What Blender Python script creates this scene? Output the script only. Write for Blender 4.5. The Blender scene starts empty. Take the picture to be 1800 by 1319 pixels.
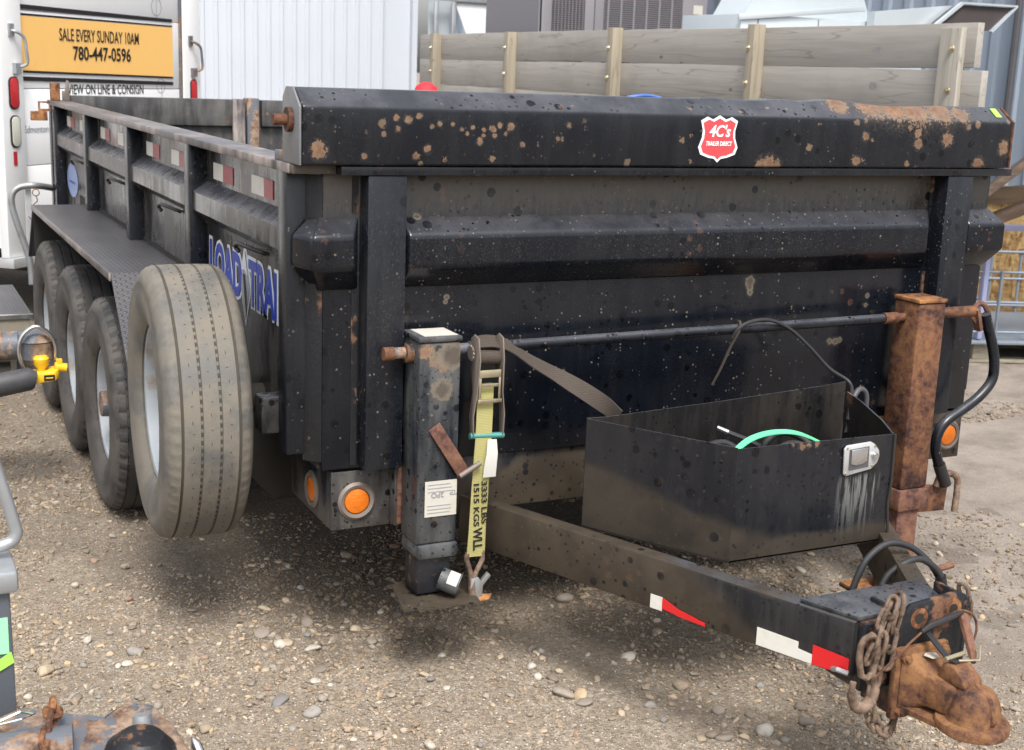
import bpy, bmesh, math, random
import numpy as np
from mathutils import Vector, Matrix
R = math.radians
random.seed(7)
rng = np.random.default_rng(11)
sc = bpy.context.scene
col = sc.collection

# ------------------------------------------------------------------ camera
cd = bpy.data.cameras.new('camera'); cam = bpy.data.objects.new('camera', cd); col.objects.link(cam)
cd.sensor_width = 36.0; cd.lens = 2334.0 / 1800 * 36; cd.clip_start = 0.05; cd.clip_end = 3000
cd.dof.use_dof = True; cd.dof.focus_distance = 3.7; cd.dof.aperture_fstop = 8.0
yaw, pit, rol = 0.457, 0.2233, 0.0373
fw = Vector((math.sin(yaw)*math.cos(pit), math.cos(yaw)*math.cos(pit), -math.sin(pit)))
rt = Vector((math.cos(yaw), -math.sin(yaw), 0)); up = rt.cross(fw)
r2 = rt*math.cos(rol) + up*math.sin(rol); u2 = -rt*math.sin(rol) + up*math.cos(rol)
m = Matrix((r2, u2, -fw)).transposed().to_4x4(); m.translation = Vector((-0.9487, -3.1803, 1.5911))
cam.matrix_world = m
sc.camera = cam
# ------------------------------------------------------------------ sky, sun, exposure (bright overcast)
SUN_EL, SUN_AZ = 58.0, 194.0     # azimuth clockwise from +y
w = bpy.data.worlds.new('World'); sc.world = w; w.use_nodes = True
nt = w.node_tree; nt.nodes.clear()
sky = nt.nodes.new('ShaderNodeTexSky'); sky.sky_type = 'NISHITA'; sky.sun_disc = False
sky.sun_elevation = R(SUN_EL); sky.sun_rotation = R(SUN_AZ); sky.air_density = 1.0; sky.dust_density = 4.0
hs = nt.nodes.new('ShaderNodeHueSaturation'); hs.inputs['Saturation'].default_value = 0.28
bg = nt.nodes.new('ShaderNodeBackground'); bg.inputs[1].default_value = 0.15
wo = nt.nodes.new('ShaderNodeOutputWorld')
nt.links.new(sky.outputs[0], hs.inputs['Color']); nt.links.new(hs.outputs[0], bg.inputs[0]); nt.links.new(bg.outputs[0], wo.inputs[0])
sd = bpy.data.lights.new('sun', 'SUN'); sd.energy = 1.9; sd.angle = R(19); sd.color = (1, 0.96, 0.9)
so = bpy.data.objects.new('sun', sd); col.objects.link(so)
sdir = Vector((math.sin(R(SUN_AZ))*math.cos(R(SUN_EL)), math.cos(R(SUN_AZ))*math.cos(R(SUN_EL)), math.sin(R(SUN_EL))))
so.rotation_euler = sdir.to_track_quat('Z', 'Y').to_euler(); so.location = (0, 0, 30)
sc.view_settings.view_transform = 'Standard'; sc.view_settings.look = 'None'
sc.view_settings.gamma = 1.0; sc.view_settings.exposure = 0.85; sc.view_settings.use_curve_mapping = False

# ------------------------------------------------------------------ material helper
class NT:
    def __init__(s, name):
        s.m = bpy.data.materials.new(name); s.m.use_nodes = True
        s.t = s.m.node_tree; s.t.nodes.clear()
        s.out = s.t.nodes.new('ShaderNodeOutputMaterial')
        s.b = s.t.nodes.new('ShaderNodeBsdfPrincipled'); s.t.links.new(s.b.outputs[0], s.out.inputs[0])
        g = s.t.nodes.new('ShaderNodeNewGeometry'); s.P = g.outputs['Position']; s.Nrm = g.outputs['Normal']
    def link(s, v, inp):
        if hasattr(v, 'is_output') or isinstance(v, bpy.types.NodeSocket): s.t.links.new(v, inp)
        else:
            if isinstance(v, (tuple, list)) and len(v) == 3 and inp.type == 'RGBA': v = (*v, 1)
            inp.default_value = v
    def math(s, op, a, b=0.0, c=None, clamp=False):
        n = s.t.nodes.new('ShaderNodeMath'); n.operation = op; n.use_clamp = clamp
        s.link(a, n.inputs[0]); s.link(b, n.inputs[1])
        if c is not None: s.link(c, n.inputs[2])
        return n.outputs[0]
    def mix(s, f, a, b):
        n = s.t.nodes.new('ShaderNodeMix'); n.data_type = 'RGBA'
        s.link(f, n.inputs[0]); s.link(a, n.inputs[6]); s.link(b, n.inputs[7]); return n.outputs[2]
    def scale(s, v, sx, sy, sz):
        n = s.t.nodes.new('ShaderNodeVectorMath'); n.operation = 'MULTIPLY'; s.link(v, n.inputs[0]); n.inputs[1].default_value = (sx, sy, sz); return n.outputs[0]
    def noise(s, sc_, det=4, rough=0.55, vec=None, dist=0.0):
        n = s.t.nodes.new('ShaderNodeTexNoise'); s.link(vec or s.P, n.inputs['Vector'])
        n.inputs['Scale'].default_value = sc_; n.inputs['Detail'].default_value = det; n.inputs['Roughness'].default_value = rough
        n.inputs['Distortion'].default_value = dist; return n.outputs[0]
    def vor(s, sc_, vec=None, feat='F1', rnd=1.0):
        n = s.t.nodes.new('ShaderNodeTexVoronoi'); n.feature = feat; s.link(vec or s.P, n.inputs['Vector'])
        n.inputs['Scale'].default_value = sc_; n.inputs['Randomness'].default_value = rnd
        return n.outputs['Distance'], (n.outputs['Color'] if feat == 'F1' else None)
    def step(s, v, lo, hi):
        n = s.t.nodes.new('ShaderNodeMapRange'); n.interpolation_type = 'SMOOTHSTEP'; s.link(v, n.inputs[0])
        n.inputs[1].default_value = lo; n.inputs[2].default_value = hi; return n.outputs[0]
    def ramp(s, f, stops):
        n = s.t.nodes.new('ShaderNodeValToRGB'); s.link(f, n.inputs[0]); e = n.color_ramp.elements
        while len(e) < len(stops): e.new(0.5)
        for k, (p, c) in enumerate(stops): e[k].position = p; e[k].color = (*c, 1)
        return n.outputs[0]
    def sep(s, v):
        n = s.t.nodes.new('ShaderNodeSeparateXYZ'); s.link(v, n.inputs[0]); return n.outputs
    def bump(s, h, st=0.3, dist=0.005):
        n = s.t.nodes.new('ShaderNodeBump'); n.inputs['Strength'].default_value = st; n.inputs['Distance'].default_value = dist
        s.link(h, n.inputs['Height']); s.t.links.new(n.outputs[0], s.b.inputs['Normal'])
    def attr(s, name):
        n = s.t.nodes.new('ShaderNodeAttribute'); n.attribute_name = name; return n.outputs['Color']
    def blob(s, pts, warp=0.5, wscale=60, ring=False):
        """union of noisy round stains at real places: (x,y,z,r)"""
        nz = s.noise(wscale, 3)
        acc = None
        for (x, y, z, r) in pts:
            n = s.t.nodes.new('ShaderNodeVectorMath'); n.operation = 'DISTANCE'; s.link(s.P, n.inputs[0]); n.inputs[1].default_value = (x, y, z)
            q = s.math('DIVIDE', n.outputs['Value'], r)
            acc = q if acc is None else s.math('MINIMUM', acc, q)
        q = s.math('ADD', acc, s.math('MULTIPLY', s.math('SUBTRACT', nz, 0.5), warp*2))
        return (s.step(q, 1.06, 0.88), s.step(q, 0.35, 0.85), s.step(q, 1.75, 0.9)) if ring else s.step(q, 1.05, 0.8)
    def done(s, color, rough=0.5, metal=0.0, spec=0.5):
        s.link(color, s.b.inputs['Base Color']); s.link(rough, s.b.inputs['Roughness']); s.link(metal, s.b.inputs['Metallic'])
        s.b.inputs['Specular IOR Level'].default_value = spec
        return s.m

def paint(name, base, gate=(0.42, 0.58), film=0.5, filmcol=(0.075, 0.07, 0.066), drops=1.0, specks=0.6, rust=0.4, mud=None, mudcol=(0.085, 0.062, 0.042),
          rough=0.24, blobs=None, rblobs=None, topdirt=None, rustx=None, uptone=0.6, spec=0.36, streaks=None, drop_scale=26):
    n = NT(name)
    big = n.noise(2.6, 5, 0.6); fine = n.noise(34, 4, 0.65)
    vz = n.noise(22, 3, 0.6, n.scale(n.P, 1, 1, 0.16))
    f = n.math('MULTIPLY', n.step(n.math('ADD', n.math('MULTIPLY', big, 0.6), n.math('MULTIPLY', vz, 0.5)), 0.42, 0.72), film)
    f = n.math('ADD', f, n.math('MULTIPLY', n.step(fine, 0.55, 0.75), film*0.25), clamp=True)
    c = n.mix(f, base, filmcol)
    if uptone:   # patchy blue-grey tint on faces that look up
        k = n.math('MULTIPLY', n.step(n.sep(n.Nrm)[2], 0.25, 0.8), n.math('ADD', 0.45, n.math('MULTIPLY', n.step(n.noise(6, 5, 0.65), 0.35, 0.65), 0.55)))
        c = n.mix(n.math('MULTIPLY', k, uptone), c, (0.105, 0.108, 0.125))
    if topdirt:
        z0, z1, amt = topdirt
        P = n.sep(n.P)
        t = n.math('MULTIPLY', n.step(n.math('ADD', P[2], n.math('MULTIPLY', n.math('SUBTRACT', n.noise(60, 4, 0.7, n.scale(n.P, 1, 1, 0.35)), 0.5), 0.13)), z0, z1), amt)
        c = n.mix(t, c, (0.085, 0.072, 0.058)); f = n.math('MAXIMUM', f, t)
    mk = None
    if mud:
        acc = None
        for (gx, gy, gz, off, amp) in mud:
            P = n.sep(n.P)
            v = n.math('ADD', n.math('ADD', n.math('MULTIPLY', P[0], gx), n.math('MULTIPLY', P[1], gy)), n.math('ADD', n.math('MULTIPLY', P[2], gz), off))
            v = n.math('ADD', v, n.math('MULTIPLY', n.math('SUBTRACT', n.noise(5.5, 5, 0.6), 0.5), amp))
            v = n.step(v, -0.06, 0.1)
            acc = v if acc is None else n.math('MAXIMUM', acc, v)
        mk = acc
        mc = n.mix(n.step(n.noise(9, 5), 0.35, 0.65), mudcol, tuple(v*1.55 for v in mudcol))
        mk = n.math('MULTIPLY', mk, n.step(n.noise(70, 3), 0.1, 0.42))
        c = n.mix(mk, c, mc); f = n.math('MAXIMUM', f, mk)
    if drops:
        d, dc = n.vor(drop_scale); sz = n.sep(dc)
        r = n.math('MULTIPLY', n.step(sz[0], 0.35, 1.0), 0.36)
        k = n.math('MULTIPLY', n.step(n.math('SUBTRACT', d, r), 0.03, -0.03), n.step(n.noise(4.0, 3), *gate))
        d2, dc2 = n.vor(drop_scale*2.3); k2 = n.step(n.math('SUBTRACT', d2, n.math('MULTIPLY', n.sep(dc2)[1], 0.3)), 0.04, -0.02)
        k = n.math('MAXIMUM', k, n.math('MULTIPLY', k2, n.step(n.noise(6.0, 3), gate[0]+0.04, gate[1]+0.02)))
        c = n.mix(n.math('MULTIPLY', k, drops), c, tuple(v*0.45 for v in base))
    if specks:
        d, dc = n.vor(88); q = n.sep(dc); d = n.math('ADD', d, n.math('MULTIPLY', n.math('SUBTRACT', n.noise(210, 2), 0.5), 0.35))
        r = n.math('MULTIPLY', n.step(q[0], 0.66, 1.0), 0.30)
        k = n.math('MULTIPLY', n.step(n.math('SUBTRACT', d, r), 0.02, -0.06), n.step(n.noise(3.1, 4), 0.40, 0.62))
        c = n.mix(n.math('MULTIPLY', k, specks), c, n.mix(q[1], (0.22, 0.17, 0.115), (0.14, 0.14, 0.135)))
        fs_ = n.math('MULTIPLY', n.step(n.noise(330, 2, 0.5), 0.62, 0.72), n.step(n.noise(2.4, 4), 0.38, 0.62))
        c = n.mix(n.math('MULTIPLY', fs_, specks*0.55), c, (0.13, 0.12, 0.11))
    rk = None
    if rust:
        d, dc = n.vor(30); q = n.sep(dc)
        dd = n.math('ADD', d, n.math('MULTIPLY', n.math('SUBTRACT', n.noise(150, 3, 0.7), 0.5), 0.8))
        r = n.math('MULTIPLY', n.step(q[0], 0.62, 1.0), 0.34)
        lo = n.noise(1.9, 3)
        if rustx: # rustier towards one end
            lo = n.math('ADD', lo, n.math('MULTIPLY', n.step(n.sep(n.P)[0], rustx[0], rustx[1]), rustx[2]))
        k = n.math('MULTIPLY', n.step(n.math('SUBTRACT', dd, r), 0.03, -0.04), n.step(lo, 0.5, 0.62))
        rk = n.math('MULTIPLY', k, rust)
    if rblobs:
        kb, ring, halo = n.blob(rblobs, 1.0, 120, True)
        c = n.mix(n.math('MULTIPLY', halo, 0.4), c, (0.085, 0.062, 0.05))
        kb = n.math('MULTIPLY', kb, n.math('ADD', 0.55, n.math('MULTIPLY', n.step(n.noise(26, 4, 0.7), 0.35, 0.6), 0.45))); rk = kb if rk is None else n.math('MAXIMUM', rk, kb)
    if rk is not None:
        rc = n.ramp(n.noise(48, 5, 0.7), [(0.25, (0.10, 0.045, 0.025)), (0.5, (0.20, 0.10, 0.055)), (0.72, (0.27, 0.18, 0.11))])
        if rblobs: rc = n.mix(n.math('MULTIPLY', ring, 0.75), rc, (0.21, 0.15, 0.095))
        c = n.mix(n.math('MULTIPLY', rk, 0.9), c, rc)
    if blobs:
        kb, bc_, bh_ = n.blob(blobs, 0.6, 70, True)
        c = n.mix(n.math('MULTIPLY', bh_, 0.25), c, (0.08, 0.07, 0.055))
        c = n.mix(n.math('MULTIPLY', kb, 0.8), c, n.mix(bc_, (0.075, 0.058, 0.042), (0.15, 0.125, 0.095))); f = n.math('MAXIMUM', f, kb)
    if streaks:   # dried run-off streaks below a place: (x, z, halfwidth, length)
        P = n.sep(n.P); x0, z0, hw, ln = streaks
        a = n.step(n.math('ABSOLUTE', n.math('SUBTRACT', P[0], x0)), hw, hw*0.55)
        bz = n.math('MULTIPLY', n.step(P[2], z0, z0-0.02), n.step(P[2], z0-ln, z0-ln*0.1))
        st = n.step(n.noise(95, 3, 0.6, n.scale(n.P, 1, 1, 0.07)), 0.48, 0.62)
        c = n.mix(n.math('MULTIPLY', n.math('MULTIPLY', a, bz), n.math('MULTIPLY', st, 0.5)), c, (0.26, 0.27, 0.26))
    ro = n.math('ADD', rough, n.math('MULTIPLY', f, 0.33), clamp=True)
    if rk is not None: ro = n.math('MAXIMUM', ro, n.math('MULTIPLY', rk, 0.85))
    n.bump(n.math('ADD', n.math('MULTIPLY', n.noise(7, 2), 0.6), n.math('MULTIPLY', fine, 0.12)), 0.35, 0.006)
    return n.done(c, ro, 0.0, spec)

def rusty(name, dark=(0.05, 0.022, 0.014), mid=(0.16, 0.065, 0.03), hi=(0.36, 0.17, 0.06), paintcol=None, pk=0.5, rough=0.8):
    n = NT(name)
    a = n.noise(7, 6, 0.7, dist=0.6); b = n.noise(38, 5, 0.7); v = n.noise(14, 4, 0.6, n.scale(n.P, 1, 1, 0.4))
    c = n.ramp(n.math('ADD', n.math('MULTIPLY', a, 0.5), n.math('MULTIPLY', b, 0.5)), [(0.41, dark), (0.47, mid), (0.53, tuple((x+y)/2 for x, y in zip(mid, hi))), (0.60, hi)])
    ro = rough
    if paintcol:
        k = n.step(n.math('ADD', n.math('MULTIPLY', v, 0.7), n.math('MULTIPLY', b, 0.3)), pk+0.03, pk-0.03)
        c = n.mix(k, c, paintcol); ro = n.math('SUBTRACT', rough, n.math('MULTIPLY', k, 0.35))
    n.bump(n.math('ADD', b, n.math('MULTIPLY', n.noise(140, 3), 0.4)), 0.5, 0.004)
    return n.done(c, ro, 0.0, 0.4)

def plain(name, c, rough=0.5, metal=0.0, var=0.25, sc_=14, dirt=None, bump=0.1):
    n = NT(name); k = n.noise(sc_, 5, 0.6)
    cc = n.mix(k, tuple(v*(1-var) for v in c), tuple(min(1, v*(1+var)) for v in c))
    if dirt: cc = n.mix(n.math('MULTIPLY', n.step(n.noise(sc_*0.5, 5, 0.65), 0.48, 0.68), dirt[0]), cc, dirt[1])
    if bump: n.bump(n.noise(sc_*5, 3), bump, 0.003)
    return n.done(cc, n.math('ADD', rough-0.07, n.math('MULTIPLY', k, 0.14)), metal)

BLK = (0.0042, 0.0058, 0.0098)
MAT = {}
tarp_r = [(0.235,-.08,1.474,0.0073),(.266,-.08,1.471,0.0092),(.296,-.08,1.479,0.0073),(.319,-.08,1.40,0.0092),(.289,-.08,1.382,0.0079),(.24,-.08,1.448,0.0066),
          (.495,-.08,1.452,0.0086),(.47,-.08,1.449,0.0059),(.154,-.08,1.381,0.0073),(.203,-.08,1.435,0.0066),(.58,-.08,1.413,0.0066),(.684,-.08,1.43,0.0059),(.715,-.08,1.465,0.0066),
          (1.335,-.08,1.366,0.018),(1.36,-.08,1.370,0.020),(1.385,-.08,1.364,0.016),(1.70,-.08,1.449,0.0119),(2.013,-.08,1.444,0.0198),(1.672,-.08,1.378,0.0132),(.037,-.08,1.395,0.0185),
          (1.74,-.04,1.54,0.0500),(1.82,-.04,1.54,0.0600),(1.90,-.05,1.535,0.0600),(2.0,-.05,1.53,0.0500),(2.08,-.06,1.525,0.0350),(1.9,-.08,1.43,0.0145),(1.895,-.08,1.46,0.0132),(1.62,-.04,1.54,0.0350),(2.15,-.08,1.37,0.0198),(2.25,-.08,1.42,0.0198),
          (.44,-.08,1.455,.006),(.515,-.08,1.462,.007),(.50,-.08,1.435,.006),(.41,-.08,1.449,.005),(.425,-.08,1.439,.005),(.545,-.08,1.458,.010),(.532,-.08,1.44,.005),(.46,-.08,1.42,.008),(.47,-.08,1.435,.005),(.35,-.08,1.462,.007),(.33,-.08,1.455,.006),(.385,-.08,1.462,.005)]
MAT['black'] = paint('weathered_black_paint', BLK, rough=0.15, uptone=0.4, film=0.16, filmcol=(0.04, 0.042, 0.046), rust=0.22, topdirt=(1.185, 1.335, 0.95), specks=0.8,
    blobs=[(.326,0,1.22,.012),(.415,0,1.01,.008),(.412,0,.998,.006),(.745,0,.784,.009),(.76,0,.783,.010),(.773,0,.785,.008),(1.384,0,1.019,.017),(1.388,0,.985,.010),(1.386,0,1.002,.012),(1.723,0,.82,.012),(1.70,0,.822,.010),(1.74,0,.824,.009),(1.833,0,.959,.008),(1.828,0,.93,.007)])
MAT['side'] = paint('dusty_black_side_painted_sheen', (0.020, 0.020, 0.022), film=0.85, filmcol=(0.115, 0.108, 0.10), drops=0.0, specks=0.15, rust=0.12, rough=0.16, uptone=0.9, spec=0.5)  # dust film made paler to paint in the bright greys the side reflects
MAT['tarp'] = paint('black_housing_paint', BLK, rough=0.17, film=0.16, filmcol=(0.05, 0.05, 0.054), rust=0.8, specks=0.5, rustx=(1.35, 1.9, 0.16), rblobs=tarp_r)
MAT['gate'] = paint('scuffed_gate_paint', (0.03, 0.03, 0.033), film=0.9, filmcol=(0.13, 0.125, 0.12), drops=0, specks=0.3, rust=0.9, rough=0.5)
MAT['post'] = paint('black_post_paint', (0.006, 0.008, 0.0125), film=0.22, filmcol=(0.05, 0.05, 0.055), rust=0.12, specks=0.85, drops=1.0)
MAT['rail'] = paint('worn_rail_paint', (0.03, 0.03, 0.034), film=1.0, filmcol=(0.34, 0.29, 0.27), drops=0, specks=0.3, rust=0.7, rough=0.3)
MAT['jack'] = paint('speckled_black_jack_paint', (0.012, 0.015, 0.020), film=1.1, filmcol=(0.085, 0.088, 0.09), specks=0.7, rust=0.5, drops=1.0, drop_scale=36, gate=(0.28, 0.42),
    blobs=[(.368,-.15,.885,.040),(.345,-.15,.80,.030)], rblobs=[(.30,-.15,.90,.02),(.325,-.15,.875,.018),(.345,-.15,.86,.015)])
MAT['frame'] = paint('muddy_frame_paint', (0.012, 0.014, 0.018), gate=(0.28, 0.45), drop_scale=34, film=0.9, filmcol=(0.11, 0.1, 0.09), specks=0.6, rust=0.3, mud=[(0.9, 0, -3.0, 1.02, 0.5)], mudcol=(0.04, 0.031, 0.022))
MAT['tongue'] = paint('mud_coated_tongue_paint', (0.010, 0.011, 0.014), film=0.4, specks=0.2, rust=0.15, mud=[(-2.5, 0, -1.6, 2.66, 0.25), (0, 0, 9, -4.10, 0.4)], mudcol=(0.036, 0.028, 0.02))
MAT['toolbox'] = paint('muddy_toolbox_paint', (0.010, 0.011, 0.015), film=0.25, filmcol=(0.05,0.048,0.045), specks=0.25, rust=0.15,
    mud=[(-1.6, 0, -4.2, 3.72, 0.35), (-0.05, 0, -6, 3.0, 0.5)], mudcol=(0.026, 0.021, 0.016), streaks=(1.29, 0.635, 0.08, 0.2), rblobs=[(1.10,-.65,.718,.010),(1.12,-.65,.720,.008),(1.145,-.65,.720,.008),(1.07,-.65,.722,.006)])
MAT['toolin'] = paint('toolbox_inner_steel', (0.012, 0.012, 0.013), film=0.5, filmcol=(0.05, 0.042, 0.035), specks=0.2, rust=0.9, rblobs=[(1.545,-.3,.735,.03)])
MAT['darksteel'] = plain('dirty_underbody_steel', (0.02, 0.017, 0.014), 0.85)  # near-black steel for the underframe, floors and small recesses
MAT['rust'] = rusty('rusted_steel')
MAT['rustorange'] = rusty('orange_rust_steel', (0.030, 0.014, 0.011), (0.080, 0.033, 0.021), (0.185, 0.085, 0.038))
MAT['couplerrust'] = rusty('bright_rusted_casting', (0.035, 0.017, 0.013), (0.105, 0.046, 0.026), (0.225, 0.11, 0.045))
MAT['rustseam'] = rusty('rust_streaked_black_seam', (0.03, 0.015, 0.01), (0.09, 0.045, 0.025), (0.16, 0.09, 0.05), paintcol=(0.012, 0.013, 0.016), pk=0.56)
MAT['rustblack'] = rusty('black_plate_with_rust', (0.04, 0.019, 0.013), (0.11, 0.05, 0.028), (0.19, 0.10, 0.055), paintcol=(0.012, 0.013, 0.016), pk=0.56)
MAT['rustbrown'] = rusty('brown_rust_leg', (0.055, 0.025, 0.02), (0.12, 0.055, 0.04), (0.2, 0.10, 0.06))
MAT['rustgrey'] = rusty('rust_and_grey_steel', (0.06, 0.03, 0.02), (0.15, 0.09, 0.06), (0.3, 0.22, 0.16), paintcol=(0.10, 0.11, 0.13), pk=0.5)
MAT['chain'] = rusty('brown_rusted_chain', (0.05, 0.032, 0.022), (0.11, 0.072, 0.05), (0.21, 0.15, 0.11))
MAT['galv'] = plain('dull_galvanised_steel', (0.38, 0.40, 0.42), 0.42, 0.6, dirt=(0.5, (0.2, 0.17, 0.14)))
MAT['endplate'] = plain('stained_grey_end_plate', (0.17, 0.175, 0.185), 0.5, 0.2, dirt=(0.7, (0.12, 0.075, 0.05)))
MAT['chrome'] = plain('polished_steel', (0.6, 0.61, 0.62), 0.2, 0.95)
MAT['zinc'] = plain('yellowed_zinc_steel', (0.5, 0.44, 0.3), 0.35, 0.7, dirt=(0.7, (0.16, 0.12, 0.09)))
MAT['ratchet'] = plain('dusty_ratchet_steel', (0.19, 0.16, 0.14), 0.6, 0.3, dirt=(0.5, (0.1, 0.07, 0.05)))
MAT['teal'] = plain('teal_anodised_bar', (0.10, 0.34, 0.31), 0.3, 0.5)
MAT['rimwhite'] = plain('white_painted_rim', (0.33, 0.36, 0.39), 0.5, 0.0, var=0.12, dirt=(0.8, (0.22, 0.15, 0.09)))
MAT['white'] = plain('white_painted_body', (0.80, 0.81, 0.82), 0.4, var=0.02, sc_=3, dirt=(0.12, (0.5, 0.42, 0.33)))
MAT['trim'] = plain('aluminium_trim', (0.55, 0.56, 0.57), 0.4, 0.5)
MAT['yellow'] = plain('amber_yellow_banner_print', (0.88, 0.52, 0.16), 0.5, var=0.03)
MAT['ink'] = plain('black_print_ink', (0.012, 0.011, 0.012), 0.5, var=0.1)
MAT['inkgrey'] = plain('grey_print_ink', (0.25, 0.26, 0.28), 0.5, var=0.1)
MAT['redlens'] = plain('red_lamp_lens', (0.45, 0.025, 0.03), 0.2, var=0.1)
MAT['clearlens'] = plain('frosted_lamp_lens', (0.52, 0.52, 0.45), 0.25, var=0.1)
MAT['rubber'] = plain('black_rubber', (0.02, 0.02, 0.022), 0.6)
MAT['blackplastic'] = plain('black_plastic', (0.018, 0.018, 0.02), 0.4)
MAT['paper'] = plain('weathered_paper_label', (0.50, 0.48, 0.43), 0.7, var=0.1, dirt=(0.5, (0.4, 0.35, 0.28)))
MAT['clothtag'] = plain('soft_white_cloth_tag', (0.5, 0.49, 0.46), 0.9, var=0.08)
MAT['padlockyellow'] = plain('yellow_lock_plastic', (0.80, 0.48, 0.02), 0.4, var=0.1)
MAT['redtape'] = plain('red_reflective_tape', (0.62, 0.015, 0.02), 0.35, var=0.15, dirt=(0.25, (0.2, 0.05, 0.04)))
MAT['fadedredtape'] = plain('faded_red_reflective_tape', (0.36, 0.055, 0.07), 0.4, var=0.15, dirt=(0.4, (0.2, 0.1, 0.09)))
MAT['whitetape'] = plain('white_reflective_tape', (0.66, 0.65, 0.6), 0.4, var=0.08, dirt=(0.5, (0.35, 0.3, 0.2)))
MAT['cleanwhite'] = plain('white_decal_print', (0.75, 0.78, 0.80), 0.4, var=0.03)
MAT['decalblue'] = plain('blue_decal_print', (0.022, 0.055, 0.42), 0.35, var=0.08)
MAT['bluedisc'] = plain('pale_blue_round_sticker', (0.28, 0.36, 0.62), 0.45, var=0.1)
MAT['decalred'] = plain('red_decal_print', (0.62, 0.06, 0.07), 0.35, var=0.08)
MAT['decalgrey'] = plain('silver_grey_decal_print', (0.35, 0.38, 0.42), 0.35, var=0.15)
MAT['green'] = plain('bright_green_tape', (0.12, 0.62, 0.30), 0.55, var=0.15)
MAT['lime'] = plain('lime_green_sticker', (0.35, 0.80, 0.10), 0.5, var=0.08)
MAT['mint'] = plain('mint_green_sticker', (0.30, 0.78, 0.42), 0.5, var=0.08)
MAT['redcap'] = plain('red_cap_cloth', (0.62, 0.02, 0.03), 0.7, var=0.1)
MAT['skin'] = plain('skin', (0.45, 0.26, 0.19), 0.6, var=0.1)
MAT['cloth'] = plain('dark_blue_work_clothes', (0.03, 0.04, 0.07), 0.9)
MAT['acgrey'] = plain('taupe_grey_enamel', (0.20, 0.19, 0.205), 0.5, var=0.06, sc_=3)
MAT['acgreydark'] = plain('dark_grille_back', (0.07, 0.07, 0.078), 0.6)
MAT['sheet'] = plain('pale_galvanised_sheet', (0.52, 0.57, 0.60), 0.35, 0.3, var=0.08, sc_=4)
MAT['ductin'] = plain('dark_duct_lining', (0.055, 0.045, 0.045), 0.9)
MAT['cagesteel'] = plain('blue_grey_galvanised_tube', (0.20, 0.235, 0.28), 0.45, 0.3)
MAT['lavender'] = plain('lavender_painted_steel', (0.30, 0.32, 0.50), 0.5, var=0.06)
MAT['whitewall'] = plain('white_corrugated_cladding', (0.50, 0.53, 0.58), 0.5, var=0.05, sc_=1.5)
MAT['greywall'] = plain('grey_blue_corrugated_cladding', (0.24, 0.285, 0.35), 0.5, var=0.06, sc_=1.5)
MAT['padded'] = plain('dark_foam_tube', (0.05, 0.052, 0.06), 0.5, var=0.2, dirt=(0.3, (0.12, 0.09, 0.07)))
MAT['slab'] = plain('slate_grey_painted_post', (0.075, 0.085, 0.10), 0.45, var=0.12)
MAT['bluetarp'] = plain('blue_tarp', (0.06, 0.13, 0.4), 0.5)
MAT['concrete'] = plain('dirty_concrete', (0.22, 0.2, 0.16), 0.9, var=0.3)

def m_amber():
    n = NT('amber_lamp_lens'); n.bump(n.vor(160)[0], 0.4, 0.002)
    n.b.inputs['Emission Strength'].default_value = 0
    return n.done(n.mix(n.noise(60), (0.52, 0.10, 0.008), (0.72, 0.20, 0.012)), 0.25)
MAT['amber'] = m_amber()

def m_tyre(name, base, dust, amt):
    n = NT(name); a = n.noise(9, 5, 0.6); b = n.noise(60, 4, 0.7)
    k = n.math('MULTIPLY', n.step(n.math('ADD', n.math('MULTIPLY', a, 0.75), n.math('MULTIPLY', b, 0.25)), 0.36, 0.6), amt)
    n.bump(n.math('ADD', b, n.noise(200, 2)), 0.25, 0.003)
    return n.done(n.mix(k, base, dust), n.math('ADD', 0.6, n.math('MULTIPLY', k, 0.3)))
MAT['sparetyre'] = m_tyre('tan_dusted_rubber', (0.10, 0.098, 0.093), (0.168, 0.150, 0.123), 1.0)
MAT['tyre'] = m_tyre('grey_worn_rubber', (0.035, 0.034, 0.034), (0.10, 0.09, 0.08), 0.8)
MAT['sidewall'] = m_tyre('dusty_sidewall_rubber', (0.055, 0.053, 0.052), (0.13, 0.115, 0.10), 0.85)
MAT['sparewall'] = m_tyre('grey_dusted_sidewall', (0.10, 0.10, 0.098), (0.165, 0.148, 0.125), 0.85)
MAT['treadblack'] = m_tyre('black_worn_tread', (0.020, 0.020, 0.022), (0.055, 0.05, 0.046), 0.7)
MAT['groove'] = plain('groove_rubber', (0.055, 0.047, 0.037), 0.9)

def m_diamond():
    n = NT('diamond_tread_plate')
    tc = n.t.nodes.new('ShaderNodeTexCoord'); P = n.sep(n.P)
    zz = n.math('ADD', P[1], P[2])
    u = n.math('MULTIPLY', n.math('ADD', P[0], zz), 95.0); v = n.math('MULTIPLY', n.math('SUBTRACT', P[0], zz), 95.0)
    s = n.math('MULTIPLY', n.math('SINE', u), n.math('SINE', v))
    k = n.step(n.math('ABSOLUTE', s), 0.45, 0.9)
    n.bump(k, 0.8, 0.004)
    c = n.mix(n.math('MULTIPLY', n.noise(5, 5), 0.9), (0.02, 0.023, 0.032), (0.085, 0.08, 0.082))
    c = n.mix(n.math('MULTIPLY', k, 0.25), c, (0.14, 0.14, 0.16))
    c = n.mix(n.math('MULTIPLY', n.step(n.noise(11, 5, 0.7), 0.56, 0.7), 0.6), c, (0.14, 0.11, 0.08))
    return n.done(c, 0.42)
MAT['tread'] = m_diamond()

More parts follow.
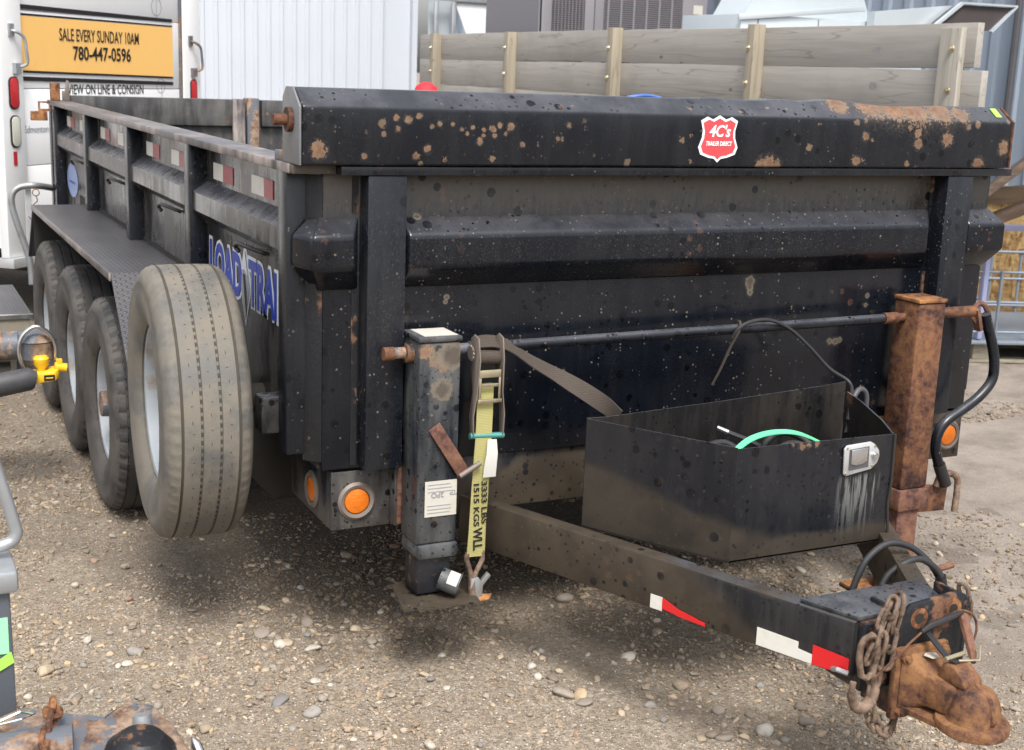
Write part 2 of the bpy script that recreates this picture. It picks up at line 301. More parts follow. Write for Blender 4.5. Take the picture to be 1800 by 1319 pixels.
def m_wood(name, a, b, axis, knots=0.5):
    n = NT(name)
    oi = n.t.nodes.new('ShaderNodeObjectInfo')
    s = {'y': (14, 0.9, 16), 'x': (0.9, 14, 16), 'z': (16, 16, 0.9)}[axis]
    vec = n.t.nodes.new('ShaderNodeVectorMath'); vec.operation = 'ADD'; n.link(n.P, vec.inputs[0])
    cx = n.t.nodes.new('ShaderNodeCombineXYZ'); n.link(n.math('MULTIPLY', oi.outputs['Random'], 7.0), cx.inputs[1]); n.link(n.math('MULTIPLY', oi.outputs['Random'], 13.0), cx.inputs[2]); n.link(cx.outputs[0], vec.inputs[1])
    g = n.noise(1.6, 6, 0.65, n.scale(vec.outputs[0], *s), 0.5)
    c = n.mix(n.step(g, 0.3, 0.7), a, b)
    c = n.mix(n.math('MULTIPLY', n.step(n.noise(1.3, 4, 0.6, vec.outputs[0]), 0.5, 0.7), 0.45), c, tuple(v*0.72 for v in a))
    d, dc = n.vor(5.0, n.scale(vec.outputs[0], 1, 0.7, 1.3) if axis != 'z' else n.P)
    k = n.math('MULTIPLY', n.step(d, 0.10, 0.05), n.step(n.sep(dc)[0], 0.6, 0.7))
    c = n.mix(n.math('MULTIPLY', k, knots), c, (0.13, 0.07, 0.035))
    cr = n.step(n.math('ABSOLUTE', n.math('SUBTRACT', n.noise(0.7, 2, 0.5, n.scale(vec.outputs[0], *s)), 0.5)), 0.012, 0.0)
    c = n.mix(n.math('MULTIPLY', cr, 0.45), c, (0.12, 0.1, 0.08))
    n.bump(g, 0.3, 0.004)
    return n.done(c, 0.8)
MAT['plank'] = m_wood('weathered_grey_plank', (0.31, 0.29, 0.262), (0.365, 0.345, 0.315), 'y', 0.7)
MAT['stake'] = m_wood('tan_timber_stake', (0.25, 0.215, 0.16), (0.335, 0.295, 0.225), 'z')
MAT['stakepale'] = m_wood('pale_timber_stake', (0.31, 0.285, 0.245), (0.40, 0.37, 0.32), 'z')
MAT['lumber'] = m_wood('brown_lumber', (0.04, 0.024, 0.016), (0.085, 0.052, 0.032), 'x')
MAT['tanlumber'] = m_wood('tan_lumber', (0.13, 0.088, 0.052), (0.20, 0.14, 0.085), 'x')
MAT['palletwood'] = m_wood('grey_pallet_wood', (0.22, 0.20, 0.15), (0.32, 0.29, 0.22), 'x')

def m_osb():
    n = NT('oriented_strand_board')
    d, dc = n.vor(48, n.scale(n.P, 1, 1, 0.3)); q = n.sep(dc)
    d2, dc2 = n.vor(40, n.scale(n.P, 0.5, 0.5, 1.3)); q2 = n.sep(dc2)
    c = n.ramp(n.math('ADD', n.math('MULTIPLY', q[0], 0.6), n.math('MULTIPLY', q2[1], 0.4)), [(0.15, (0.15, 0.075, 0.025)), (0.4, (0.27, 0.16, 0.06)), (0.8, (0.40, 0.28, 0.125))])
    n.bump(d, 0.3, 0.003)
    return n.done(c, 0.7)
MAT['osb'] = m_osb()

def m_web(name, a, b):
    n = NT(name); k = n.step(n.math('SINE', n.math('MULTIPLY', n.sep(n.P)[2], 1500.0)), -0.4, 0.4)
    c = n.mix(n.math('MULTIPLY', k, 0.5), a, b); c = n.mix(n.math('MULTIPLY', n.step(n.noise(14, 4), 0.5, 0.65), 0.35), c, tuple(v*0.8 for v in a))
    n.bump(k, 0.4, 0.001); return n.done(c, 0.85)
MAT['webyellow'] = m_web('yellow_webbing', (0.33, 0.30, 0.10), (0.42, 0.40, 0.21))
MAT['webbrown'] = m_web('mud_brown_webbing', (0.05, 0.038, 0.03), (0.075, 0.06, 0.048))

def m_ground():
    n = NT('gravel_dirt')
    P = n.sep(n.P)
    d1, c1 = n.vor(95, n.scale(n.P, 1, 1, 0.3)); q1 = n.sep(c1)
    d2, c2 = n.vor(210, n.scale(n.P, 1, 1, 0.3)); q2 = n.sep(c2)
    big = n.noise(0.9, 5, 0.6); mid = n.noise(4.5, 5, 0.65); fine = n.noise(60, 4, 0.75)
    dirt = n.mix(n.step(mid, 0.35, 0.65), (0.26, 0.213, 0.160), (0.40, 0.34, 0.265))
    dirt = n.mix(n.step(fine, 0.35, 0.7), tuple(v*0.72 for v in (0.24, 0.19, 0.14)), dirt)
    peb = n.ramp(q1[0], [(0.0, (0.13, 0.10, 0.08)), (0.3, (0.27, 0.22, 0.17)), (0.55, (0.36, 0.285, 0.20)), (0.8, (0.43, 0.38, 0.33)), (1.0, (0.62, 0.57, 0.5))])
    pk = n.math('MULTIPLY', n.step(d1, 0.42, 0.26), n.step(n.math('ADD', n.math('MULTIPLY', mid, 0.6), n.math('MULTIPLY', q1[1], 0.5)), 0.42, 0.56))
    peb2 = n.ramp(q2[0], [(0.0, (0.09, 0.075, 0.06)), (0.5, (0.24, 0.19, 0.14)), (0.9, (0.42, 0.37, 0.3)), (1.0, (0.6, 0.56, 0.5))])
    pk2 = n.math('MULTIPLY', n.step(d2, 0.45, 0.28), n.step(n.math('ADD', mid, n.math('MULTIPLY', q2[1], 0.4)), 0.5, 0.7))
    # far to the right the yard is packed grey mud with little gravel
    packed = n.step(n.math('ADD', P[0], n.math('MULTIPLY', n.math('SUBTRACT', n.noise(0.8, 3), 0.5), 1.4)), 1.5, 2.3)
    dirt = n.mix(packed, dirt, n.mix(n.step(mid, 0.3, 0.7), (0.17, 0.143, 0.12), (0.285, 0.245, 0.21)))
    keep = n.math('SUBTRACT', 1.0, n.math('MULTIPLY', packed, 0.7))
    c = n.mix(n.math('MULTIPLY', pk2, n.math('MULTIPLY', keep, 0.8)), dirt, peb2)
    c = n.mix(n.math('MULTIPLY', pk, keep), c, peb)
    # damp earth left of the wheels, darker earth under the body and jack
    darkearth = n.blob([(1.0, 0.9, 0, 1.0), (0.35, 0.35, 0, 0.42), (0.85, 0.0, 0, 0.36), (0.2, 1.3, 0, 0.5), (1.9, 0.9, 0, 0.9), (-0.55, 1.9, 0, 0.75), (-0.5, 3.2, 0, 1.0), (-0.1, 0.9, 0, 0.35)], 0.9, 4)
    jackshade = n.blob([(2.15, -0.36, 0, 0.10), (2.3, -0.37, 0, 0.08), (2.48, -0.38, 0, 0.10), (2.65, -0.37, 0, 0.08), (2.45, 0.10, 0, 0.07), (2.55, 0.08, 0, 0.05), (2.9, 0.42, 0, 0.05)], 0.9, 9)  # shadow of the right jack and crank, painted as darker earth
    c = n.mix(n.math('MULTIPLY', darkearth, 0.55), c, n.mix(0.5, c, (0.05, 0.04, 0.031)))
    c = n.mix(n.math('MULTIPLY', jackshade, 0.55), c, n.mix(0.65, c, (0.07, 0.055, 0.045)))
    h = n.math('ADD', n.math('MULTIPLY', n.math('MULTIPLY', pk, keep), 0.9), n.math('ADD', n.math('MULTIPLY', n.math('MULTIPLY', pk2, keep), 0.4), n.math('MULTIPLY', fine, 0.5)))
    n.bump(h, 0.75, 0.012)
    return n.done(c, n.math('SUBTRACT', 0.92, n.math('MULTIPLY', darkearth, 0.2)))
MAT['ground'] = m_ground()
def m_stone():
    n = NT('pebble_stone'); c = n.attr('col')
    c = n.mix(n.math('MULTIPLY', n.step(n.noise(45, 4, 0.7), 0.45, 0.7), 0.5), c, (0.17, 0.135, 0.1))
    n.bump(n.noise(150, 3), 0.3, 0.002)
    return n.done(c, 0.85)
MAT['stone'] = m_stone()

# ------------------------------------------------------------------ mesh helpers
def V(*a): return Vector(a)
class MB:
    def __init__(s): s.v = []; s.f = []; s.sm = []
    def add(s, vs, fs, smooth=False):
        o = len(s.v); s.v += [tuple(v) for v in vs]; s.f += [tuple(i+o for i in f) for f in fs]; s.sm += [smooth]*len(fs); return s
    def box(s, x0, x1, y0, y1, z0, z1):
        vs = [(x, y, z) for z in (z0, z1) for y in (y0, y1) for x in (x0, x1)]
        return s.add(vs, [(0, 2, 3, 1), (4, 5, 7, 6), (0, 1, 5, 4), (2, 6, 7, 3), (0, 4, 6, 2), (1, 3, 7, 5)])
    def obox(s, c, ax, ay, az, hx, hy, hz):
        c, ax, ay, az = V(*c), V(*ax).normalized(), V(*ay).normalized(), V(*az).normalized()
        vs = [c + ax*(hx*i) + ay*(hy*j) + az*(hz*k) for k in (-1, 1) for j in (-1, 1) for i in (-1, 1)]
        return s.add(vs, [(0, 2, 3, 1), (4, 5, 7, 6), (0, 1, 5, 4), (2, 6, 7, 3), (0, 4, 6, 2), (1, 3, 7, 5)])
    def beam(s, p0, p1, wd, ht, upv=(0, 0, 1)):
        p0, p1 = V(*p0), V(*p1); a = (p1-p0).normalized(); b = V(*upv).cross(a).normalized(); c = a.cross(b)
        return s.obox((p0+p1)/2, a, b, c, (p1-p0).length/2, wd/2, ht/2)
    def prism(s, prof, ext):
        """closed 3D polygon pushed along ext"""
        n = len(prof); e = V(*ext); a = [V(*p) for p in prof]; b = [p+e for p in a]
        return s.add(a+b, [tuple(range(n-1, -1, -1)), tuple(range(n, 2*n))] + [(i, (i+1) % n, n+(i+1) % n, n+i) for i in range(n)])
    def tube(s, path, r, seg=10, closed=False, caps=True):
        P = [V(*p) for p in path]; n = len(P); rs = r if isinstance(r, (list, tuple)) else [r]*n
        prev = None; rings = []
        for i in range(n):
            if closed: t = (P[(i+1) % n]-P[i-1]).normalized()
            else: t = (P[min(i+1, n-1)]-P[max(i-1, 0)]).normalized()
            if prev is None:
                ref = V(0, 0, 1) if abs(t.z) < 0.9 else V(1, 0, 0); nn = t.cross(ref).normalized()
            else: nn = (prev - t*prev.dot(t)).normalized()
            prev = nn; bb = t.cross(nn)
            rings.append([P[i] + (nn*math.cos(2*math.pi*k/seg) + bb*math.sin(2*math.pi*k/seg))*rs[i] for k in range(seg)])
        vs = [v for rg in rings for v in rg]; fs = []
        for i in range(n if closed else n-1):
            j = (i+1) % n
            for k in range(seg): fs.append((i*seg+k, i*seg+(k+1) % seg, j*seg+(k+1) % seg, j*seg+k))
        s.add(vs, fs, True)
        if caps and not closed:
            o = len(s.v)-len(vs)
            s.f += [tuple(o+k for k in range(seg-1, -1, -1)), tuple(o+(n-1)*seg+k for k in range(seg))]; s.sm += [False, False]
        return s
    def cyl(s, p0, p1, r0, r1=None, seg=16): return s.tube([p0, p1], [r0, r0 if r1 is None else r1], seg)
    def lathe(s, prof, org, axis, seg=48, mod=None, closed=False):
        """prof: (radius, along axis)"""
        a = V(*axis).normalized(); ref = V(0, 0, 1) if abs(a.z) < 0.9 else V(1, 0, 0); b = a.cross(ref).normalized(); c = a.cross(b); o = V(*org)
        n = len(prof); vs = []
        for k in range(seg):
            t = 2*math.pi*k/seg; d = b*math.cos(t) + c*math.sin(t)
            for j, (r, h) in enumerate(prof):
                rr = r + (mod(j, k) if mod else 0); vs.append(o + a*h + d*rr)
        fs = []
        for k in range(seg):
            q = (k+1) % seg
            for j in range(n if closed else n-1): fs.append((k*n+j, k*n+(j+1) % n, q*n+(j+1) % n, q*n+j))
        return s.add(vs, fs, True)
    def sheet(s, quad, th):
        """flat polygon with thickness along its normal (away from +normal)"""
        q = [V(*p) for p in quad]; nn = (q[1]-q[0]).cross(q[2]-q[0]).normalized()
        return s.prism(q, -nn*th)

def build(name, mb, mat, parent=None, off=None, bevel=0, kind=None, angle=38, seg=2):
    me = bpy.data.meshes.new(name)
    off = off if off is not None else V(0, 0, 0)
    me.from_pydata([tuple(V(*v)-off) for v in mb.v], [], mb.f); me.update()
    me.polygons.foreach_set('use_smooth', [True]*len(me.polygons) if bevel else mb.sm)
    bm = bmesh.new(); bm.from_mesh(me); bmesh.ops.recalc_face_normals(bm, faces=bm.faces[:])
    if bevel:
        es = [e for e in bm.edges if len(e.link_faces) == 2 and e.calc_face_angle(0) > R(28)]
        bmesh.ops.bevel(bm, geom=es, offset=bevel, offset_type='OFFSET', segments=seg, profile=0.5, affect='EDGES', clamp_overlap=True)
    bm.to_mesh(me); bm.free()
    if bevel: me.polygons.foreach_set('use_smooth', [True]*len(me.polygons))
    me.set_sharp_from_angle(angle=R(angle))
    me.materials.append(MAT[mat] if isinstance(mat, str) else mat)
    o = bpy.data.objects.new(name, me); col.objects.link(o)
    if parent: o.parent = parent
    if kind: o['kind'] = kind
    return o

class Thing:
    def __init__(s, name, label, cat, loc, group=None):
        s.e = bpy.data.objects.new(name, None); s.e.empty_display_size = 0.1; col.objects.link(s.e); s.e.location = loc; s.o = V(*loc)
        s.e['label'] = label; s.e['category'] = cat
        if group: s.e['group'] = group
    def part(s, name, mb, mat, parent=None, **k):
        label = k.pop('label', None)
        o = build(name, mb, mat, parent or s.e, s.o, **k)
        if label: o['label'] = label
        return o
def single(name, label, cat, mb, mat, loc, group=None, **k):
    o = build(name, mb, mat, None, V(*loc), **k); o.location = loc; o['label'] = label; o['category'] = cat
    if group: o['group'] = group
    return o
def text_mb(body, org, xd, yd, size, align='CENTER', bold=0.0, width=None, shear=0.0, ext=0.0006):
    cu = bpy.data.curves.new('tmp', 'FONT'); cu.body = body; cu.size = size; cu.extrude = ext; cu.offset = bold; cu.align_x = align; cu.align_y = 'CENTER'; cu.shear = shear; cu.resolution_u = 3
    ob = bpy.data.objects.new('tmp', cu); me = bpy.data.meshes.new_from_object(ob)
    vs = [v.co.copy() for v in me.vertices]; fs = [tuple(p.vertices) for p in me.polygons]
    if width:
        xs = [v.x for v in vs]; k = width/(max(xs)-min(xs))
        for v in vs: v.x *= k
    xd, yd = V(*xd).normalized(), V(*yd).normalized(); zd = xd.cross(yd); o = V(*org)
    mb = MB(); mb.add([o + xd*v.x + yd*v.y + zd*v.z for v in vs], fs)
    bpy.data.objects.remove(ob); bpy.data.curves.remove(cu); bpy.data.meshes.remove(me); return mb
def smooth_path(pts, n=6):
    P = [V(*p) for p in pts]; out = []
    for i in range(len(P)-1):
        p0, p1, p2, p3 = P[max(i-1, 0)], P[i], P[i+1], P[min(i+2, len(P)-1)]
        for k in range(n):
            t = k/n; out.append(0.5*((2*p1) + (p2-p0)*t + (2*p0-5*p1+4*p2-p3)*t*t + (3*p1-p0-3*p2+p3)*t**3))
    return out + [P[-1]]
def dup(root, dloc, **props):
    r = root.copy(); col.objects.link(r); r.location = Vector(root.location) + V(*dloc)
    for k, v in props.items(): r[k] = v
    for ch in root.children:
        c = ch.copy(); col.objects.link(c); c.parent = r
        for g in ch.children: d = g.copy(); col.objects.link(d); d.parent = c
    return r
def dup_part(o, dloc, parent):
    c = o.copy(); col.objects.link(c); c.parent = parent; c.location = Vector(o.location) + V(*dloc)
    for g in o.children: d = g.copy(); col.objects.link(d); d.parent = c
    return c

# ------------------------------------------------------------------ ground
def hgt(x, y):
    return (0.009*np.sin(1.9*x+0.7*y+1) + 0.007*np.sin(-1.1*x+2.7*y+2) + 0.005*np.sin(5.1*x+3.3*y) + 0.004*np.sin(-6.3*x+7.1*y+.5) + 0.003*np.sin(13*x+9*y)*np.sin(8*y-5*x))*np.exp(-((x/30)**2+(y/30)**2))
def axis_coords(a, b, st):
    core = np.arange(a, b, st); k = st*1.15**np.arange(1, 62); k = np.cumsum(k); k = k[k < 700]
    return np.concatenate([(a-k)[::-1], core, core[-1]+k])
gx = axis_coords(-2.4, 6.0, 0.035); gy = axis_coords(-2.4, 6.0, 0.035)
X, Y = np.meshgrid(gx, gy); nx, ny = len(gx), len(gy)
Z = hgt(X, Y) + (rng.normal(0, 0.0016, X.shape))*(np.abs(X) < 8)*(np.abs(Y) < 8)
vv = np.stack([X.ravel(), Y.ravel(), Z.ravel()], 1)
i, j = np.meshgrid(np.arange(nx-1), np.arange(ny-1)); a = (j*nx+i).ravel()
ff = np.stack([a, a+1, a+nx+1, a+nx], 1)
def np_mesh(name, v, f):
    me = bpy.data.meshes.new(name); n, k = f.shape
    me.vertices.add(len(v)); me.vertices.foreach_set('co', v.astype(np.float32).ravel())
    me.loops.add(n*k); me.loops.foreach_set('vertex_index', f.astype(np.int32).ravel())
    me.polygons.add(n); me.polygons.foreach_set('loop_start', np.arange(0, n*k, k, dtype=np.int32)); me.polygons.foreach_set('loop_total', np.full(n, k, np.int32))
    me.update(calc_edges=True); return me
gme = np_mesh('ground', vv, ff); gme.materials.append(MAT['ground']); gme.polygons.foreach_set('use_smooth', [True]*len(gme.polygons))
ground = bpy.data.objects.new('ground', gme); col.objects.link(ground); ground['kind'] = 'structure'
ground['label'] = 'tan gravel and packed dirt of the open yard'

def ico(sub):
    bm = bmesh.new(); bmesh.ops.create_icosphere(bm, subdivisions=sub, radius=1); v = np.array([v.co[:] for v in bm.verts]); f = np.array([[q.index for q in p.verts] for p in bm.faces]); bm.free(); return v, f
PAL = np.array([(0.30,0.24,0.175),(0.36,0.29,0.21),(0.25,0.215,0.18),(0.33,0.31,0.28),(0.42,0.37,0.30),(0.20,0.165,0.13),(0.22,0.21,0.205),(0.50,0.46,0.40),(0.30,0.20,0.14),(0.28,0.25,0.21),(0.40,0.30,0.19)])
def rotm(n):
    q = rng.normal(size=(n, 4)); q /= np.linalg.norm(q, axis=1)[:, None]; a, b, c, d = q.T
    return np.stack([np.stack([1-2*(c*c+d*d), 2*(b*c-a*d), 2*(b*d+a*c)], 1), np.stack([2*(b*c+a*d), 1-2*(b*b+d*d), 2*(c*d-a*b)], 1), np.stack([2*(b*d-a*c), 2*(c*d+a*b), 1-2*(b*b+c*c)], 1)], 1)
def scatter(N, ymin, ymax, xmin, xmax, rlo, rhi, pw):
    x = rng.uniform(xmin, xmax, N); y = ymin + (ymax-ymin)*rng.uniform(0, 1, N)**pw
    cl = np.sin(2.3*x+1.1*y+.5)*np.sin(3.1*y-1.7*x+1) + 0.6*np.sin(7*x+5*y)*np.sin(6*y-8*x+2)
    keep = rng.uniform(0, 1, N) < np.clip(0.60 + 0.62*cl, 0.06, 1)*np.where(x > 1.75, 0.62, 1.0)
    keep &= ~((y > 1.3) & (x > 0.2) & (x < 2.4))
    x, y = x[keep], y[keep]; r = rlo*(1/np.maximum(rng.uniform(0, 1, len(x)), 0.02))**0.36; r = np.minimum(r, rhi)
    return x, y, r
a_ = scatter(118000, -1.45, 1.7, -1.35, 2.9, 0.0032, 0.0130, 1.15)
b_ = scatter(52000, 1.5, 5.8, -1.6, 4.4, 0.0045, 0.015, 1.4)
c_ = scatter(800, -1.3, 1.3, -1.1, 2.4, 0.0085, 0.019, 1.1)
sx, sy, sr = [np.concatenate(q) for q in zip(a_, b_, c_)]
bv, bf = ico(1); n = len(sx)
S = np.stack([sr*rng.uniform(0.8, 1.5, n), sr*rng.uniform(0.7, 1.2, n), sr*rng.uniform(0.45, 0.85, n)], 1)
th = rng.uniform(0, 2*np.pi, n)
jit = 1 + rng.normal(0, 0.13, (n, len(bv), 1)); lv = bv[None]*jit*S[:, None, :]
tilt = rotm(n); lv = 0.75*np.stack([lv[..., 0]*np.cos(th)[:, None]-lv[..., 1]*np.sin(th)[:, None], lv[..., 0]*np.sin(th)[:, None]+lv[..., 1]*np.cos(th)[:, None], lv[..., 2]], -1) + 0.25*np.einsum('nij,nvj->nvi', tilt, lv)
lv[..., 0] += sx[:, None]; lv[..., 1] += sy[:, None]; lv[..., 2] += (hgt(sx, sy) + S[:, 2]*0.35)[:, None]
fc = (bf[None] + (np.arange(n)*len(bv))[:, None, None]).reshape(-1, 3)
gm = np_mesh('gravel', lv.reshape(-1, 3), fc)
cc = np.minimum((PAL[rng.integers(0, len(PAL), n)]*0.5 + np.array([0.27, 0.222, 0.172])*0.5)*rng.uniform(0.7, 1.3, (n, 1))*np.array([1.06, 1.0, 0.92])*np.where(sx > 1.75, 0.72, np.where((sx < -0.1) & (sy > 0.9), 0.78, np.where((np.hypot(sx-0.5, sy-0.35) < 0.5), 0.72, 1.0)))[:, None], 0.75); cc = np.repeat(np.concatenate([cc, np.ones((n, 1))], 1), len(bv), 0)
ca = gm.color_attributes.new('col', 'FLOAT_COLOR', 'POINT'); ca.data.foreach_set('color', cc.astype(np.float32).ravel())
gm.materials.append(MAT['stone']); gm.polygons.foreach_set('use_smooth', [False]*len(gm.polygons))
gr = bpy.data.objects.new('gravel', gm); col.objects.link(gr); gr.parent = ground; gr['kind'] = 'stuff'
# the largest stones, one object each
sv, sf = ico(2); variants = []
for k in range(14):
    vq = sv.copy()
    for _ in range(5):
        d = rng.normal(size=3); d /= np.linalg.norm(d); c = rng.uniform(0.5, 0.85); t = vq@d; vq = vq - np.outer(np.maximum(t-c, 0)*0.8, d)
    vq *= (1+rng.normal(0, 0.025, (len(vq), 1)))
    me = np_mesh('stone', vq, sf); ca = me.color_attributes.new('col', 'FLOAT_COLOR', 'POINT')
    c4 = np.tile(np.append(PAL[k % len(PAL)]*rng.uniform(0.8, 1.15), 1), (len(vq), 1)); ca.data.foreach_set('color', c4.astype(np.float32).ravel())
    me.materials.append(MAT['stone']); me.polygons.foreach_set('use_smooth', [True]*len(me.polygons)); variants.append(me)
clusters = [(0.82, -.25, .22), (0.1, .05, .25), (0.62, -.42, .3), (0.0, -.1, .2), (0.3, .5, .25), (2.1, -.2, .35), (1.0, -.55, .25), (-.5, .2, .3)]
for k in range(290):
    if k % 2: cx, cy, cr = random.choice(clusters); x, y = random.gauss(cx, cr*0.7), random.gauss(cy, cr*0.7)
    else: x, y = random.uniform(-1.0, 2.6), random.uniform(-1.1, 1.6)
    r = min(0.0095*random.paretovariate(3.2), 0.024)
    o = bpy.data.objects.new('stone', variants[k % 14]); col.objects.link(o); o.parent = ground
    sc3 = (r*random.uniform(0.9, 1.5), r*random.uniform(0.8, 1.15), r*random.uniform(0.5, 0.8))
    o.location = (x, y, float(hgt(x, y)) + sc3[2]*0.45); o.scale = sc3; o.rotation_euler = (random.uniform(-.25, .25), random.uniform(-.25, .25), random.uniform(0, 6.28))

# ------------------------------------------------------------------ dump trailer
T = Thing('dump_trailer', 'long black three-axle dump trailer with rust spots and white rims, its hitch towards the front', 'dump trailer', (1.15, 2.3, 0))
W_, L_ = 2.31, 4.63
ZT, ZB = 1.357, 0.566
# front wall sheet with pressed rib
front = MB().box(0.075, 2.285, 0.0, 0.02, ZB, ZT-0.024)
fwall = T.part('front_panel', front, 'black', bevel=0.002)
def rib(x0, x1, t0, t1, y=0.0, d=0.05):
    """horizontal trapezoid rib on the front wall, its ends tapering back over t0 / t1"""
    zs = [(1.226, 0), (1.180, 1), (1.100, 1), (1.038, 0)]
    vs = []
    for z, o in zs: vs.append((x0 + (t0 if o else 0), y - d*o, z))
    for z, o in zs: vs.append((x1 - (t1 if o else 0), y - d*o, z))
    vs += [(x0, y+0.02, 1.226), (x0, y+0.02, 1.038), (x1, y+0.02, 1.226), (x1, y+0.02, 1.038)]
    return MB().add(vs, [(0, 1, 5, 4), (1, 2, 6, 5), (2, 3, 7, 6), (0, 3, 2, 1), (4, 5, 6, 7), (0, 4, 10, 8), (3, 9, 11, 7), (0, 8, 9, 3), (4, 7, 11, 10), (8, 10, 11, 9)])
T.part('pressed_rib', rib(0.275, 2.045, 0.012, 0.035), 'black', fwall, bevel=0.016, seg=5, angle=50)
T.part('pressed_rib', rib(0.06, 0.168, -0.03, 0.025), 'black', fwall, bevel=0.016, seg=5, angle=50)
T.part('pressed_rib', rib(2.162, 2.30, 0.012, -0.03), 'black', fwall, bevel=0.016, seg=5, angle=50)
# rounded corner sheets between side and front wall
T.part('corner_plate', MB().prism([(0.036, 0.045, ZB+.02), (0.078, 0.002, ZB+.02), (0.086, 0.012, ZB+.02), (0.05, 0.055, ZB+.02)], (0, 0, ZT-ZB-0.05)), 'rustseam', bevel=0.003)
T.part('corner_plate', MB().prism([(2.275, 0.002, ZB+.02), (2.335, 0.05, ZB+.02), (2.32, 0.06, ZB+.02), (2.27, 0.014, ZB+.02)], (0, 0, ZT-ZB-0.05)), 'black', bevel=0.003)
# wrapped rib corner, left
T.part('rib_corner', MB().add([(0.03,-0.046,1.178),(0.03,-0.046,1.104),(0.0,0.03,1.178),(0.0,0.03,1.104),(0.075,-0.002,1.225),(0.045,0.035,1.225),(0.075,-0.002,1.05),(0.045,0.035,1.05),(0.09,-0.05,1.178),(0.09,-0.05,1.104)],
    [(0,1,3,2),(0,2,5,4),(1,6,7,3),(0,4,8),(1,9,6),(0,8,9,1),(4,5,7,6),(2,3,7,5),(8,4,6,9)]), 'black', bevel=0.010, seg=4, angle=50)
T.part('rib_corner', MB().add([(2.30,-0.05,1.178),(2.30,-0.05,1.104),(2.372,0.05,1.178),(2.372,0.05,1.104),(2.285,-0.002,1.225),(2.325,0.06,1.225),(2.285,-0.002,1.05),(2.325,0.06,1.05)],
    [(0,1,3,2),(0,2,5,4),(1,6,7,3),(4,5,7,6),(2,3,7,5),(0,4,6,1)]), 'black', bevel=0.012, seg=4, angle=50)
for x_ in (0.150, 2.0405):
    sm_ = MB().box(x_, x_+0.016, -0.004, -0.0005, 0.575, 1.03); T.part('weld_seam', sm_, 'rustseam'); T.part('weld_seam', MB().box(x_, x_+0.016, -0.004, -0.0005, 1.235, 1.325), 'rustseam')
fp = T.part('front_post', MB().box(0.171, 0.274, -0.062, 0.001, 0.572, 1.332), 'post', bevel=0.004)
dup_part(fp, (1.883, 0, 0), T.e)
# side walls (left with bays and rib; right mirrored)
def side_prof(x, s): # s=+1 left wall whose outside faces -x
    return [(x, 1.333), (x, 1.218), (x-0.047*s, 1.184), (x-0.047*s, 1.126), (x, 1.088), (x, 0.60), (x+0.012*s, 0.60), (x+0.012*s, 1.333)]
sw = T.part('side_wall', MB().prism([(x, 0.1, z) for x, z in side_prof(0.05, 1)], (0, L_-0.14, 0)), 'side')
T.part('side_wall', MB().prism([(x, 0.06, z) for x, z in side_prof(2.31, -1)], (0, L_-0.1, 0)), 'side')
# end cheeks closing the rib at each post (left side)
py = [0.04+1.0958*k for k in range(5)] + [4.555]
for k, y in enumerate(py):
    T.part('side_post', MB().box(-0.007, 0.05, y, y+0.076, 0.605, 1.334), 'post', bevel=0.003)
    T.part('side_post', MB().box(2.308, 2.362, y+.03, y+0.106, 0.605, 1.334), 'post', bevel=0.003)
    if 0 < k < 5:
        T.part('rib_cheek', MB().add([(0.052, y-0.012, 1.235), (0.002, y-0.012, 1.190), (0.002, y-0.012, 1.12), (0.052, y-0.012, 1.075), (0.052, y, 1.235), (0.002, y-0.001, 1.19), (0.002, y-0.001, 1.12), (0.052, y-0.001, 1.075)],
            [(0,1,2,3),(4,7,6,5),(0,4,5,1),(1,5,6,2),(2,6,7,3)]), 'rustseam')
# top rails
T.part('top_rail', MB().box(-0.014, 0.088, 0.0, 4.63, 1.333, 1.357), 'rail', bevel=0.003)
T.part('top_rail', MB().box(2.27, 2.372, 0.0, 4.63, 1.333, 1.357), 'rail', bevel=0.003)
T.part('front_rail', MB().box(0.10, 2.31, -0.066, 0.10, 1.333, 1.355), 'post', bevel=0.002)
T.part('rail_corner', MB().box(-0.012, 0.099, -0.03, -0.001, 1.334, 1.356), 'black', bevel=0.002)
# red/white tape and hooks on the side
for k in range(4):
    y1 = py[k+1]; y0 = py[k]+0.078
    for (a, b, mt) in [(0.10, 0.225, 'whitetape'), (0.225, 0.345, 'fadedredtape'), (0.56, 0.69, 'whitetape'), (0.69, 0.78, 'fadedredtape')]:
        ya = y1 - a; yb = max(y1 - b*1.0, y0+0.004)
        if ya > yb: T.part('reflective_tape', MB().box(0.0475, 0.0498, yb, ya, 1.232, 1.284), mt)
    yh = y0 + 0.28
    T.part('tarp_hook', MB().tube(smooth_path([(0.048, yh+0.02, 1.075), (0.03, yh+0.03, 1.082), (0.01, yh+0.09, 1.088), (0.0, yh+0.15, 1.09), (-0.002, yh+0.17, 1.078), (0.006, yh+0.16, 1.066)]), 0.0065, 8), 'blackplastic')
# round pale sticker in the rearmost bay
T.part('round_sticker', MB().prism([(0.0485, 4.20+0.19*math.cos(t), 0.955+0.088*math.sin(t)) for t in [2*math.pi*k/32 for k in range(32)]], (-0.0015, 0, 0)), 'bluedisc')
T.part('sticker_print', MB().box(0.0458, 0.0464, 4.10, 4.30, 0.94, 0.95), 'decalblue')
